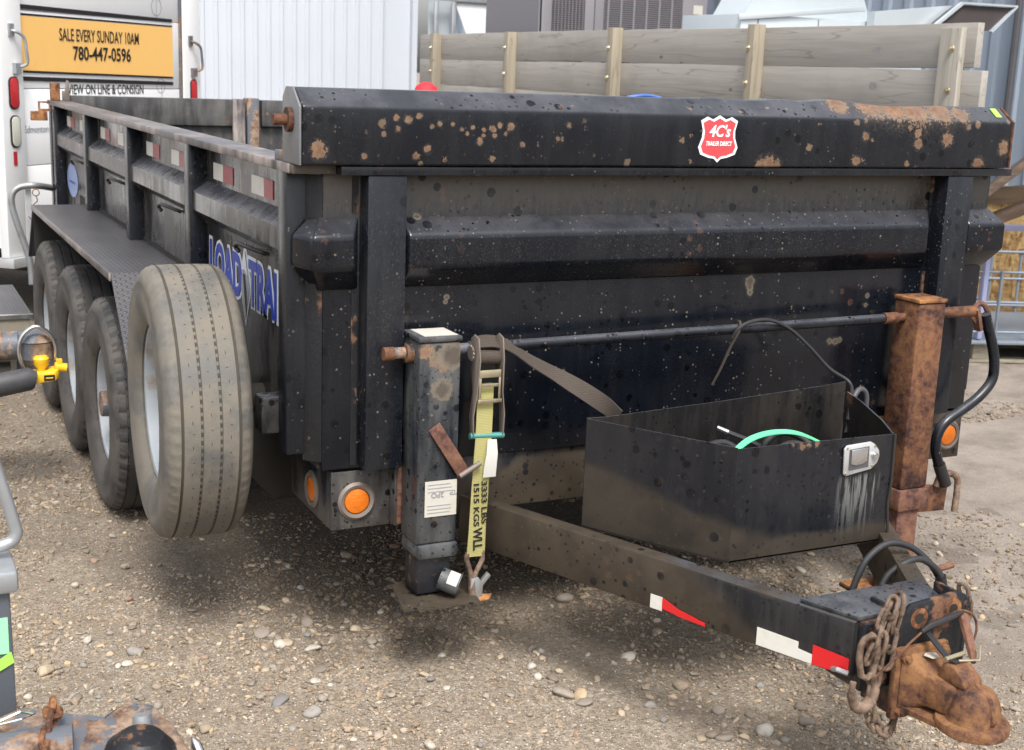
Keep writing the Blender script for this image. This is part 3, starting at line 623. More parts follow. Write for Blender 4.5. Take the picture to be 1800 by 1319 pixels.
# maker's decal: LOAD <diamond> TRAI
def decal(txt, ya, yb, z, size, mt, bold, dx):
    return text_mb(txt, (0.0495-dx, (ya+yb)/2, z), (0, -1, 0), (0, 0, 1), size, bold=bold, width=(ya-yb) + bold*3, ext=0.0004)
for (txt, ya, yb) in [('LOAD', 1.085, 0.705), ('TRAI', 0.600, 0.325)]:
    T.part('decal_outline', decal(txt, ya, yb, 0.962, 0.178, 'cleanwhite', 0.0160, 0.001), 'cleanwhite')
    T.part('decal_letters', decal(txt, ya, yb, 0.962, 0.178, 'decalblue', 0.0062, 0.003), 'decalblue')
def dia(y, z, hy, hz, x): return [(x, y+hy, z), (x, y, z-hz), (x, y-hy, z), (x, y, z+hz)]
T.part('decal_diamond', MB().prism(dia(0.655, 0.955, 0.068, 0.125, 0.0485), (0.001, 0, 0)), 'cleanwhite')
T.part('decal_diamond', MB().prism(dia(0.655, 0.948, 0.052, 0.100, 0.0465), (0.001, 0, 0)), 'decalgrey')
T.part('decal_arrow', MB().prism([(0.0445, 0.69, 0.995), (0.0445, 0.655, 1.062), (0.0445, 0.622, 0.985), (0.0445, 0.65, 0.998)], (0.001, 0, 0)), 'cleanwhite')
T.part('decal_arrow', MB().prism([(0.0445, 0.672, 0.985), (0.0445, 0.648, 0.90), (0.0445, 0.635, 0.86), (0.0445, 0.636, 0.93), (0.0445, 0.652, 0.985)], (0.001, 0, 0)), 'ink')
# rear gate, seen inside the bed
T.part('rear_gate', MB().box(0.07, 1.07, 4.58, 4.62, 0.60, 1.385).box(1.15, 2.26, 4.58, 4.62, 0.60, 1.385), 'gate')
T.part('gate_rib', MB().box(0.10, 1.06, 4.545, 4.579, 1.235, 1.385), 'gate', bevel=0.004)
T.part('gate_rib', MB().box(1.165, 2.25, 4.545, 4.579, 1.235, 1.385), 'gate', bevel=0.004)
T.part('gate_rib', MB().box(0.10, 1.06, 4.545, 4.579, 0.98, 1.10), 'gate', bevel=0.004)
T.part('gate_rib', MB().box(1.165, 2.25, 4.545, 4.579, 0.98, 1.10), 'gate', bevel=0.004)
T.part('gate_stile', MB().box(1.075, 1.145, 4.53, 4.625, 0.60, 1.395), 'rustgrey', bevel=0.004)
T.part('gate_stile', MB().box(0.99, 1.06, 4.52, 4.544, 0.60, 1.39), 'rail', bevel=0.003)
# bed floor, underframe
T.part('bed_floor', MB().box(0.07, 2.28, 0.021, 4.575, 0.567, 0.60), 'darksteel')
for x in (0.45, 1.80): T.part('frame_beam', MB().box(x, x+0.10, 0.16, 4.6, 0.36, 0.56), 'darksteel')
for y in (1.6, 2.39, 3.18): T.part('axle', MB().cyl((0.05, y, 0.385), (2.25, y, 0.385), 0.05), 'darksteel')
T.part('front_bumper_plate', MB().box(0.101, 0.268, 0.001, 0.012, 0.398, 0.556).box(0.101, 0.113, 0.013, 0.36, 0.398, 0.556), 'frame', bevel=0.002)
T.part('front_bumper_plate', MB().box(2.04, 2.285, 0.001, 0.012, 0.398, 0.556).box(2.273, 2.285, 0.013, 0.36, 0.398, 0.556), 'frame', bevel=0.002)
T.part('front_cross_member', MB().box(0.27, 2.03, 0.014, 0.11, 0.405, 0.562), 'frame', bevel=0.004)
T.part('jack_gusset', MB().box(0.262, 0.270, -0.040, 0.013, 0.408, 0.566), 'frame', bevel=0.002)
T.part('jack_gusset', MB().box(0.271, 0.40, -0.0345, 0.0135, 0.408, 0.566), 'rustbrown', bevel=0.002)
T.part('jack_gusset', MB().box(1.90, 2.02, -0.034, 0.0, 0.408, 0.566), 'rustbrown', bevel=0.002)
def amber(c, ax):
    o = T.part('marker_lamp_ring', MB().lathe([(0.036, -0.004), (0.050, -0.004), (0.052, 0.004), (0.045, 0.011), (0.036, 0.008)], c, ax, 32, closed=True), 'ratchet')
    T.part('marker_lamp_lens', MB().lathe([(0.0005, 0.011), (0.02, 0.0105), (0.033, 0.007), (0.0355, 0.0), (0.0005, 0.0)], c, ax, 32), 'amber', o)
amber((0.170, 0.0, 0.475), (0, -1, 0)); amber((2.225, 0.0, 0.478), (0, -1, 0)); amber((0.101, 0.155, 0.468), (-1, 0, 0))
T.part('hinge_block', MB().box(-0.03, 0.05, 0.20, 0.27, 0.62, 0.72), 'frame', bevel=0.006)
T.part('hydraulic_box', MB().prism([(0.12, 0.37, 0.56), (0.12, 0.37, 0.40), (0.12, 0.62, 0.29), (0.12, 1.05, 0.29), (0.12, 1.05, 0.56)], (0.3, 0, 0)), 'darksteel')
# fender over the three axles
T.part('fender', MB().box(-0.222, 0.045, 1.38, 3.62, 0.880, 0.887), 'tread', bevel=0.002)
T.part('fender', MB().prism([(-0.222, 1.3785, 0.8865), (-0.222, 1.3785, 0.879), (-0.222, 1.055, 0.575), (-0.222, 1.05, 0.580)], (0.267, 0, 0)), 'tread')
T.part('fender', MB().prism([(-0.222, 3.6215, 0.8865), (-0.222, 3.6215, 0.879), (-0.222, 3.88, 0.60), (-0.222, 3.89, 0.605)], (0.267, 0, 0)), 'tread')
T.part('fender_lip', MB().box(-0.228, -0.2225, 1.37, 3.63, 0.862, 0.889), 'rail', bevel=0.002)
T.part('fender_inner_panel', MB().box(0.046, 0.049, 1.0, 3.95, 0.56, 0.90), 'darksteel')
T.part('fender_back_panel', MB().box(-0.22, 0.04, 3.60, 3.606, 0.62, 0.878), 'darksteel')

def tyre_prof(Rr, w, rr, groove=0.007, ng=4):
    """half-closed cross section (radius, axial), outer side at axial 0 and positive inwards"""
    p = [(rr+0.004, 0.045), (rr-0.004, 0.028), (rr+0.006, 0.016), (rr+0.03, 0.008), (rr+0.06, 0.001), (rr+0.085, 0.0), (Rr-0.052, 0.004), (Rr-0.048, 0.0025), (Rr-0.03, 0.009), (Rr-0.014, 0.018), (Rr-0.006, 0.028), (Rr-0.002, 0.04)]
    a, b = 0.046, w-0.046; step = (b-a)/(ng-1)
    for k in range(ng):
        c = a + k*step
        p += [(Rr-(0.0012 if k in (0, ng-1) else 0), c-0.0040), (Rr-groove, c-0.0028), (Rr-groove, c+0.0028), (Rr-(0.0012 if k in (0, ng-1) else 0), c+0.0040)]
    q = [(r, w-h) for r, h in p[:12]][::-1]
    return p + q
def make_wheel(c, ax, Rr, w, rr, tyremat, wallmat, lugs, hub, seg=120, ng=4, parent=T):
    """c = centre of the outer face, ax = direction pointing outwards"""
    inw = [-v for v in ax]; prof = tyre_prof(Rr, w, rr, ng=ng)
    pivot = Thing.part
    o = parent.part('wheel', MB().lathe([(rr-0.002, 0.034), (rr-0.014, 0.036), (rr-0.022, 0.055), (rr-0.03, 0.095), (0.10, 0.098), (0.085, 0.088), (0.07, 0.088), (0.07, 0.12), (rr-0.02, 0.13), (rr-0.008, w-0.03), (rr-0.002, w-0.03)], c, inw, 64, closed=True), 'rimwhite')
    n = len(prof)
    def lug(j, k):
        r, h = prof[j]
        d = 0
        if lugs and r > Rr-0.016 and h < 0.041 and k % 3 == 0: d -= lugs
        if lugs and r > Rr-0.016 and h > w-0.041 and k % 3 == 0: d -= lugs
        if lugs and r < Rr-0.0068 and 0.05 < h < w-0.05 and k % 2: d += 0.003
        return d
    parent.part('tyre', MB().lathe(prof, c, inw, seg*2 if lugs else seg, mod=lug), tyremat, o, angle=50)
    if seg == 100:
        tp_ = [(r+0.0009, h) for r, h in prof[9:-9]]
        def notch(j, k):
            r, h = tp_[j]
            if (h < 0.044 or h > w-0.044) and k % 5 < 2: return -0.006
            if r < Rr-0.004: return 0.002 if k % 3 == 0 else -0.0015
            return 0
        parent.part('tread', MB().lathe(tp_, c, inw, 220, mod=notch), 'treadblack', o, angle=50)
    if hub:
        parent.part('hub', MB().cyl(V(*c)-V(*ax)*0.10, V(*c)-V(*ax)*0.015, 0.052, 0.045, 24), 'rustgrey', o)
        for k in range(8):
            t = k*math.pi/4; d = V(0, math.cos(t), math.sin(t))*0.082 if abs(ax[0]) > .5 else V(math.cos(t), 0, math.sin(t))*0.082
            parent.part('wheel_nut', MB().cyl(V(*c)+d-V(*ax)*0.10, V(*c)+d-V(*ax)*0.075, 0.011, 0.010, 6), 'rustgrey', o)
    return o
for k, y in enumerate((1.60, 2.39, 3.18)):
    make_wheel((-0.250, y, 0.383), (-1, 0, 0), 0.383, 0.205, 0.208, 'tyre', 'sidewall', 0.004, k == 0, seg=100)
    wr = make_wheel((2.60, y, 0.383), (1, 0, 0), 0.383, 0.205, 0.208, 'tyre', 'sidewall', 0, False, seg=64)
axv = V(-1, 0.045, 0.0).normalized()
sp = make_wheel((-0.285, 0.50, 0.656), tuple(axv), 0.384, 0.240, 0.222, 'sparetyre', 'sparewall', 0.0028, False, seg=110, ng=4)
sp.name = 'spare_wheel'; sp['label'] = 'spare wheel with a big tan dusty tyre hung at the front left corner'
bb_ = axv.cross(V(0, 0, 1)).normalized(); cc_ = axv.cross(bb_); sp_ = MB()
for rib_, h_ in enumerate((0.072, 0.120, 0.169)):
    for k in range(64):
        t = 2*math.pi*(k + 0.33*rib_)/64 + random.uniform(-.012, .012); d_ = bb_*math.cos(t) + cc_*math.sin(t); tt = -bb_*math.sin(t) + cc_*math.cos(t)
        c_ = V(-0.285, 0.50, 0.656) - axv*(h_ + random.uniform(-.003, .003)) + d_*0.3822
        sp_.obox(c_, axv, tt, d_, 0.0008 if k % 2 else 0.003, 0.0045 if k % 2 else 0.0008, 0.0020)
T.part('tread_sipes', sp_, 'groove', sp, kind='stuff')
for q_ in range(4):
    h_ = 0.046 + q_*(0.240-0.092)/3
    T.part('tread_groove', MB().lathe([(0.3795, h_-0.0032), (0.3795, h_+0.0032), (0.3775, h_)], V(-0.285, 0.50, 0.656), -axv, 220, mod=(lambda j, k: -0.0018 if k % 2 else 0.0004) if q_ in (1, 2) else None, closed=True), 'groove', sp)
T.part('spare_carrier', MB().cyl((-0.16, 0.48, 0.655), (0.06, 0.48, 0.655), 0.04), 'darksteel')

# roll-tarp housing across the front
tp = [(-.08, 1.358), (-.08, 1.498), (-.022, 1.541), (.035, 1.541), (.062, 1.515), (.062, 1.358)]
nsec = 44; mb = MB(); vs = []
for k in range(nsec+1):
    x = -0.004 + (2.276+0.004)*k/nsec
    dent = 0.007*math.exp(-((x-1.42)/0.05)**2) + 0.010*math.exp(-((x-1.62)/0.07)**2) - 0.006*math.exp(-((x-1.86)/0.1)**2) + 0.004*math.exp(-((x-1.2)/.08)**2)
    for j, (y, z) in enumerate(tp): vs.append((x, y + (0.002*math.sin(9*x) if j < 3 else 0), z + (dent if j in (2, 3) else 0)))
np_ = len(tp)
fs = [(k*np_+j, k*np_+(j+1) % np_, (k+1)*np_+(j+1) % np_, (k+1)*np_+j) for k in range(nsec) for j in range(np_)]
fs += [tuple(range(np_-1, -1, -1)), tuple(nsec*np_+j for j in range(np_))]
mb.add(vs, fs); th = T.part('tarp_housing', mb, 'tarp', bevel=0.007, seg=4, angle=50)
T.part('housing_end_plate', MB().prism([(-0.0045, y*0.99, z) for y, z in tp], (-0.006, 0, 0)), 'endplate', th, bevel=0.002)
T.part('housing_end_plate', MB().prism([(2.2765, y, z) for y, z in tp], (0.008, 0, 0)), 'rustorange', th, bevel=0.002)
T.part('roller_pin', MB().cyl((-0.011, -0.01, 1.463), (-0.022, -0.01, 1.463), 0.030, 0.030, 20).cyl((-0.022, -0.01, 1.463), (-0.055, -0.01, 1.463), 0.014, 0.014, 14), 'rustorange', th)
T.part('roller_pin', MB().cyl((2.285, -0.01, 1.463), (2.31, -0.01, 1.463), 0.018, 0.016, 12).cyl((2.285, 0.0, 1.42), (2.30, 0.0, 1.42), 0.012, 0.01, 8), 'rustorange', th)
T.part('green_sticker', MB().sheet([(2.222, -0.062, 1.5135), (2.245, -0.062, 1.5135), (2.245, -0.030, 1.538), (2.222, -0.030, 1.538)], 0.001), 'lime', th)
T.part('folded_tarp_edge', MB().tube(smooth_path([(0.95, 0.03, 1.538), (0.98, 0.02, 1.543), (1.02, 0.03, 1.544), (1.06, 0.03, 1.538)]), 0.005, 8), 'bluetarp', th)
T.part('rail_bracket', MB().box(-0.006, 0.03, 0.065, 0.15, 1.357, 1.382).cyl((0.012, 0.10, 1.38), (0.012, 0.10, 1.40), 0.012), 'rustgrey', bevel=0.003)
# dealer's shield decal
def shield(s, y):
    pts = [(0, .105), (-.035, .086), (-.064, .098), (-.098, .080), (-.086, .035), (-.088, .0), (-.105, -.045), (-.092, -.078), (-.05, -.093), (-.018, -.098), (0, -.115)]
    full = pts + [(-a, b) for a, b in pts[::-1][1:-1]]
    return [(1.182 + a*s*0.62, y, 1.438 + b*s*0.58) for a, b in full][::-1]
T.part('shield_decal_edge', MB().prism(shield(1.0, -0.0825), (0, 0.0015, 0)), 'cleanwhite', th)
T.part('shield_decal', MB().prism(shield(0.87, -0.0840), (0, 0.001, 0)), 'decalred', th)
T.part('shield_lettering', text_mb("4C's", (1.182, -0.0850, 1.455), (1, 0, 0), (0, 0, 1), 0.044, bold=0.0009, width=0.070, shear=0.25), 'cleanwhite', th)
T.part('shield_lettering', text_mb("TRAILER DIRECT", (1.182, -0.0850, 1.422), (1, 0, 0), (0, 0, 1), 0.017, bold=0.0004, width=0.086, shear=0.15), 'cleanwhite', th)

# rear left corner: tarp arm stubs and latch
T.part('arm_stub', MB().box(-0.012, 0.035, 4.46, 4.51, 1.358, 1.452), 'rust', bevel=0.003)
T.part('arm_stub', MB().prism([(0.05, 4.5, 1.358), (0.09, 4.5, 1.358), (0.088, 4.5, 1.462), (0.074, 4.5, 1.468), (0.066, 4.5, 1.41), (0.05, 4.5, 1.41)], (0, 0.012, 0)), 'ratchet', bevel=0.002)
T.part('gate_latch', MB().box(-0.075, -0.008, 4.50, 4.515, 1.30, 1.312).box(-0.075, -0.066, 4.50, 4.515, 1.3125, 1.352).box(-0.0655, -0.015, 4.50, 4.515, 1.343, 1.352), 'rust')
T.part('gate_latch', MB().box(-0.115, -0.03, 4.49, 4.53, 1.250, 1.299), 'rust', bevel=0.003)

# jacks: left one drawn up, right one down on the ground
jk = T.part('jack', MB().box(0.281, 0.396, -0.150, -0.036, 0.385, 0.922), 'jack', bevel=0.009)
T.part('jack_cap', MB().box(0.279, 0.398, -0.153, -0.033, 0.923, 0.937), 'jack', jk, bevel=0.004)
T.part('cap_label', MB().box(0.296, 0.388, -0.143, -0.045, 0.9375, 0.9385), 'paper', jk)
T.part('jack_sleeve', MB().box(0.286, 0.400, -0.157, -0.031, 0.345, 0.384), 'jack', jk, bevel=0.008)
T.part('jack_leg', MB().box(0.291, 0.386, -0.140, -0.046, 0.243, 0.344), 'rustblack', jk, bevel=0.008)
fv = []
for a in range(9):
    for b in range(5):
        fv.append((0.226 + 0.215*a/8 + 0.01*b, -0.215 + 0.215*b/4 - 0.012*math.sin(a), 0.236 + 0.008*math.sin(a*1.1)*math.cos(b) - 0.018*max(0, a/8-0.55) + 0.012*max(0, 0.3-a/8)))
ff_ = [(a*5+b, a*5+b+1, a*5+b+6, a*5+b+5) for a in range(8) for b in range(4)]
no = len(fv); fv2 = fv + [(x, y, z-0.005) for x, y, z in fv]
ff_ += [(no+a*5+b, no+a*5+b+5, no+a*5+b+6, no+a*5+b+1) for a in range(8) for b in range(4)]
edge = [a*5 for a in range(9)] + [40+b for b in range(1, 5)] + [a*5+4 for a in range(7, -1, -1)] + [b for b in range(3, 0, -1)]
ff_ += [(edge[i], edge[(i+1) % len(edge)], no+edge[(i+1) % len(edge)], no+edge[i]) for i in range(len(edge))]
T.part('jack_foot', MB().add(fv2, ff_, True), 'frame', jk)
# short lever pipe with sticker, lying against the leg
pc = MB().lathe([(0.026, 0), (0.030, 0), (0.030, 0.055), (0.026, 0.055)], (0.358, -0.138, 0.283), V(0.75, -0.55, -0.28), 24, closed=True)
T.part('handle_socket', pc, 'jack', jk)
T.part('socket_sticker', MB().add([V(0.358, -0.138, 0.283) + V(0.75, -0.55, -0.28).normalized()*h + (V(0, 0.45, -0.9).normalized()*-math.cos(t) + V(-0.62, -0.7, -0.33).normalized()*math.sin(t))*0.0312 for h in (0.022, 0.05) for t in [R(-25+12*q) for q in range(8)]],
    [(q, q+1, q+9, q+8) for q in range(7)], True), 'paper', jk)
T.part('clip_plate', MB().prism([(0.435, -0.158, 0.206), (0.472, -0.158, 0.21), (0.475, -0.158, 0.255), (0.46, -0.158, 0.278), (0.44, -0.158, 0.275)], (0.0, 0.01, 0)).obox((0.482, -0.15, 0.268), (1, 0, 1.2), (0, 1, 0), (-1, 0, 1), 0.018, 0.006, 0.006), 'galv', jk, bevel=0.001)
T.part('clip_plate', MB().prism([(0.41, -0.17, 0.214), (0.49, -0.165, 0.212), (0.505, -0.15, 0.22), (0.42, -0.14, 0.222)], (0, 0, 0.003)), 'rust', jk)
T.part('lock_bar', MB().beam((0.322, -0.157, 0.705), (0.408, -0.160, 0.572), 0.036, 0.005, (0, 1, 0)), 'rustbrown', jk, bevel=0.0015)
T.part('lock_pin', MB().cyl((0.395, -0.163, 0.567), (0.452, -0.165, 0.598), 0.007), 'ratchet', jk)
lb = T.part('paper_label', MB().box(0.303, 0.392, -0.1525, -0.1512, 0.461, 0.557), 'paper', jk)
lm = MB()
for k in range(9):
    if 2 < k < 6: continue
    lm.box(0.31, 0.385 - 0.012*random.random(), -0.1531, -0.1526, 0.470+0.0095*k, 0.4722+0.0095*k)
T.part('label_print', lm, 'inkgrey', jk)
T.part('label_print', text_mb('2PO', (0.338, -0.1532, 0.520), (-1, 0, 0), (0, 0, -1), 0.020, bold=0.0002), 'inkgrey', jk)
T.part('label_print', text_mb('TP', (0.382, -0.1532, 0.523), (-1, 0, 0), (0, 0, -1), 0.017, bold=0.0002), 'inkgrey', jk)

jr = T.part('jack', MB().box(1.903, 2.012, -0.155, -0.045, 0.365, 0.955), 'rustorange', bevel=0.009, label='heavily rusted orange brown right jack')
T.part('jack_cap', MB().box(1.901, 2.014, -0.158, -0.042, 0.956, 0.968), 'rust', jr, bevel=0.003)
T.part('jack_sleeve', MB().box(1.899, 2.016, -0.160, -0.040, 0.295, 0.364), 'rustbrown', jr, bevel=0.006)
T.part('jack_leg', MB().box(1.912, 1.998, -0.146, -0.060, 0.012, 0.294), 'rustbrown', jr, bevel=0.007)
T.part('jack_foot', MB().box(1.84, 2.07, -0.22, 0.01, 0.002, 0.012), 'rust', jr, bevel=0.002)
T.part('hook_plate', MB().prism([(2.017, -0.10, 0.36), (2.155, -0.10, 0.335), (2.15, -0.10, 0.255), (2.017, -0.10, 0.262)], (0, 0.010, 0)), 'rustorange', jr, bevel=0.002)
T.part('release_handle', MB().tube(smooth_path([(2.10, -0.105, 0.345), (2.11, -0.11, 0.378), (2.145, -0.112, 0.385), (2.182, -0.11, 0.365), (2.19, -0.108, 0.32), (2.19, -0.106, 0.25)]), 0.011, 10), 'rustgrey', jr)
# linked crossbar between the jacks and bent crank handle
cb = T.part('crossbar', MB().cyl((0.55, -0.093, 0.891), (1.82, -0.093, 0.904), 0.0145, 0.0145, 20), 'post')
T.part('crossbar_end', MB().cyl((0.208, -0.093, 0.888), (0.549, -0.093, 0.891), 0.0145, 0.0145, 18), 'rustgrey', cb)
T.part('crossbar_end', MB().cyl((0.205, -0.093, 0.888), (0.232, -0.093, 0.888), 0.017, 0.017, 18), 'rustorange', cb)
T.part('crossbar_collar', MB().cyl((0.262, -0.093, 0.888), (0.280, -0.093, 0.888), 0.027, 0.027, 18), 'rustblack', cb)
T.part('crossbar_end', MB().cyl((1.821, -0.093, 0.904), (1.875, -0.093, 0.9045), 0.0175, 0.0175, 18).cyl((1.875, -0.093, 0.9045), (1.902, -0.093, 0.905), 0.013, 0.013, 14), 'rustorange', cb)
T.part('crank_shaft', MB().cyl((2.015, -0.095, 0.912), (2.185, -0.10, 0.912), 0.017, 0.018, 18).cyl((2.045, -0.10, 0.885), (2.045, -0.10, 0.945), 0.008, 0.008, 8), 'rustorange', cb)
T.part('crank_joint', MB().tube(smooth_path([(2.17, -0.10, 0.90), (2.19, -0.105, 0.935), (2.215, -0.11, 0.93), (2.232, -0.112, 0.895), (2.215, -0.11, 0.865), (2.19, -0.105, 0.88)], 5), 0.009, 8, closed=True).obox((2.19, -0.11, 0.885), (0.3, 0, -1), (0, 1, 0), (1, 0, .3), 0.035, 0.014, 0.006), 'rustbrown', cb)
T.part('crank_handle', MB().tube(smooth_path([(2.212, -0.12, 0.905), (2.228, -0.12, 0.865), (2.258, -0.12, 0.80), (2.275, -0.12, 0.74), (2.272, -0.12, 0.685), (2.225, -0.12, 0.635), (2.16, -0.12, 0.597), (2.095, -0.12, 0.562), (2.068, -0.12, 0.522), (2.066, -0.12, 0.475), (2.085, -0.12, 0.425)], 6), 0.0165, 14), 'post', cb)
T.part('crank_grip', MB().cyl((2.087, -0.12, 0.424), (2.124, -0.12, 0.352), 0.0195, 0.0195, 18), 'blackplastic', cb)

# A-frame tongue
def beamL(x0, x1, nm, mat):
    s = 1 if x1 > x0 else -1; d = V(x1-x0, -1.10, 0).normalized(); n_ = V(-d.y, d.x, 0)*(1 if s > 0 else -1)  # towards the middle
    a = V(x0, 0.0, 0); b = V(x1, -1.10, 0)
    if n_.x*s < 0: n_ = -n_
    q = [a, b, b+n_*0.048, a+n_*0.048]
    return T.part(nm, MB().prism([(p.x, p.y, 0.327) for p in q], (0, 0, 0.131)), mat, bevel=0.004)
beamL(0.468, 0.925, 'tongue_beam', 'tongue'); beamL(1.81, 1.175, 'tongue_beam', 'frame')
T.part('tongue_gusset', MB().prism([(0.880, -0.965, 0.4585), (1.235, -0.965, 0.4585), (1.185, -1.098, 0.4585), (0.935, -1.098, 0.4585)], (0, 0, 0.010)), 'jack', bevel=0.002)
T.part('tongue_nose', MB().box(0.94, 1.200, -1.118, -1.0, 0.300, 0.457), 'rustblack', bevel=0.003)
# red/white tape on the outer face of the left beam
bd = V(0.457, -1.10, 0).normalized(); bn = V(-abs(bd.y), -bd.x, 0)
def tape(t0, t1, za, zb, mt, cut=0.0):
    a = V(0.468, 0, 0) + bd*t0 + bn*0.002; b = V(0.468, 0, 0) + bd*t1 + bn*0.002
    q = [(a.x, a.y, za[0]), (b.x, b.y, zb[0]), (b.x, b.y, zb[1]), (a.x, a.y, za[1])]
    T.part('reflective_tape', MB().prism(q, bn*0.0015), mt)
tape(0.655, 0.690, (0.331, 0.366), (0.331, 0.366), 'whitetape'); tape(0.690, 0.735, (0.338, 0.366), (0.333, 0.350), 'redtape'); tape(0.735, 0.815, (0.332, 0.350), (0.330, 0.338), 'redtape')
tape(0.955, 1.062, (0.331, 0.374), (0.331, 0.372), 'whitetape'); tape(1.062, 1.098, (0.331, 0.356), (0.331, 0.353), 'whitetape')
tape(1.0985, 1.187, (0.331, 0.377), (0.333, 0.372), 'redtape')

# adjustable coupler: channel plate, bolted casting
cp = T.part('coupler_channel', MB().prism([(1.030, -1.119, 0.235), (1.210, -1.119, 0.222), (1.212, -1.119, 0.492), (1.190, -1.119, 0.505), (1.052, -1.119, 0.492), (1.034, -1.119, 0.474)], (0, -0.014, 0)).box(1.022, 1.034, -1.135, -1.03, 0.235, 0.478).box(1.207, 1.219, -1.135, -1.03, 0.225, 0.49), 'rustblack', bevel=0.004)
for x in (1.075, 1.172):
    T.part('hole_rust_ring', MB().lathe([(0.0125, 0), (0.024, 0), (0.024, 0.0006), (0.0125, 0.0006)], (x, -1.1332, 0.458+(.008 if x > 1.1 else 0)), (0, -1, 0), 20, closed=True), 'rust', cp)
    T.part('bolt_hole', MB().cyl((x, -1.1332, 0.458+(.008 if x > 1.1 else 0)), (x, -1.1345, 0.458+(.008 if x > 1.1 else 0)), 0.0125, 0.0125, 20), 'darksteel', cp)
# casting: bolted block, tapering neck, ball cup with a lip
T.part('coupler_casting', MB().box(1.004, 1.154, -1.152, -1.134, 0.236, 0.402), 'couplerrust', cp, bevel=0.006)
T.part('casting_neck', MB().add([(1.014, -1.1525, 0.392), (1.148, -1.1525, 0.392), (1.148, -1.1525, 0.250), (1.014, -1.1525, 0.250), (1.050, -1.190, 0.356), (1.146, -1.190, 0.356), (1.146, -1.190, 0.280), (1.050, -1.190, 0.280),
    (1.056, -1.225, 0.352), (1.150, -1.225, 0.352), (1.150, -1.225, 0.284), (1.056, -1.225, 0.284), (1.060, -1.262, 0.350), (1.150, -1.262, 0.350), (1.150, -1.262, 0.284), (1.060, -1.262, 0.284)],
    [(0,1,2,3), (12,15,14,13)] + [(4*k+i, 4*k+4+i, 4*k+4+(i+1) % 4, 4*k+(i+1) % 4) for k in range(3) for i in range(4)]), 'couplerrust', cp, bevel=0.009)
T.part('ball_cup', MB().lathe([(0.0, 0.358), (0.020, 0.357), (0.036, 0.350), (0.047, 0.336), (0.054, 0.316), (0.057, 0.292), (0.059, 0.284), (0.076, 0.281), (0.079, 0.275), (0.078, 0.262), (0.070, 0.257), (0.0, 0.257)], (1.112, -1.280, 0.0), (0, 0, 1), 40, mod=lambda j, k: 0.0012*math.sin(k*0.9+j)), 'couplerrust', cp)
T.part('cup_ridge', MB().prism([(1.106, -1.225, 0.352), (1.106, -1.28, 0.366), (1.106, -1.325, 0.348), (1.106, -1.345, 0.300), (1.106, -1.335, 0.285), (1.106, -1.23, 0.30)], (0.012, 0, 0)), 'couplerrust', cp, bevel=0.003)
T.part('casting_rib', MB().prism([(1.150, -1.160, 0.272), (1.02, -1.160, 0.272), (1.040, -1.25, 0.272), (1.168, -1.25, 0.272)], (0, 0, -0.012)), 'couplerrust', cp)
T.part('latch_block', MB().prism([(1.075, -1.196, 0.345), (1.075, -1.212, 0.388), (1.075, -1.246, 0.392), (1.075, -1.278, 0.372), (1.075, -1.285, 0.352)], (0.056, 0, 0)), 'couplerrust', cp, bevel=0.008)
for (x, z) in [(1.028, 0.382), (1.136, 0.384), (1.028, 0.256), (1.134, 0.252)]:
    T.part('coupler_bolt', MB().cyl((x, -1.1505, z), (x, -1.162, z), 0.0145, 0.0135, 6).cyl((x, -1.162, z), (x, -1.170, z), 0.008, 0.007, 10), 'couplerrust', cp)
T.part('latch_lever', MB().tube([(1.187, -1.142, 0.462), (1.182, -1.155, 0.455), (1.165, -1.21, 0.392), (1.155, -1.225, 0.380)], [0.004, 0.012, 0.010, 0.006], 8), 'rustbrown', cp)
T.part('latch_strap', MB().beam((1.082, -1.14, 0.440), (1.088, -1.215, 0.398), 0.016, 0.003, (0, 0.3, 1)).beam((1.088, -1.215, 0.398), (1.10, -1.235, 0.392), 0.016, 0.003), 'blackplastic', cp)
T.part('latch_pin', MB().cyl((1.075, -1.222, 0.400), (1.135, -1.215, 0.402), 0.005, 0.005, 8).tube([(1.10, -1.235, 0.398), (1.150, -1.245, 0.395), (1.168, -1.225, 0.418)], 0.0028, 6), 'zinc', cp)
T.part('paint_chip', MB().lathe([(0.0, 0.0), (0.018, 0.0), (0.018, 0.001), (0, 0.001)], (1.085, -1.172, 0.3855), (0, 0, 1), 5), 'paper', cp)
T.part('side_peg', MB().cyl((1.385, -0.85, 0.425), (1.445, -0.85, 0.432), 0.008, 0.009, 8), 'rustbrown')
T.part('chain_anchor', MB().tube([(0.905, -1.065, 0.338), (0.90, -1.085, 0.346), (0.918, -1.10, 0.340)], 0.006, 8), 'galv')

# open tool box on the tongue (sheet walls, lid missing)
tb = [(0.690, -0.295), (1.598, -0.22), (1.394, -0.655), (0.905, -0.655)]
def wall(a, b, z0, z1, z0b=None, z1b=None, th=0.004, inward=(0, 1)):
    z0b = z0 if z0b is None else z0b; z1b = z1 if z1b is None else z1b
    i3 = V(inward[0], inward[1], 0).normalized()*th
    return MB().prism([(a[0], a[1], z0), (b[0], b[1], z0b), (b[0], b[1], z1b), (a[0], a[1], z1)], i3)
bx = T.part('tool_box', wall(tb[3], tb[2], 0.437, 0.728, 0.437, 0.724), 'toolbox')
T.part('box_side', wall(tb[0], tb[3], 0.437, 0.731, inward=(1, .5)), 'toolbox', bx)
T.part('box_side', MB().prism([(1.394, -0.655, 0.438), (1.598, -0.22, 0.438), (1.56, -0.27, 0.735), (1.50, -0.40, 0.742), (1.43, -0.57, 0.735), (1.396, -0.65, 0.724)], (-0.004, 0.002, 0)), 'toolin', bx)
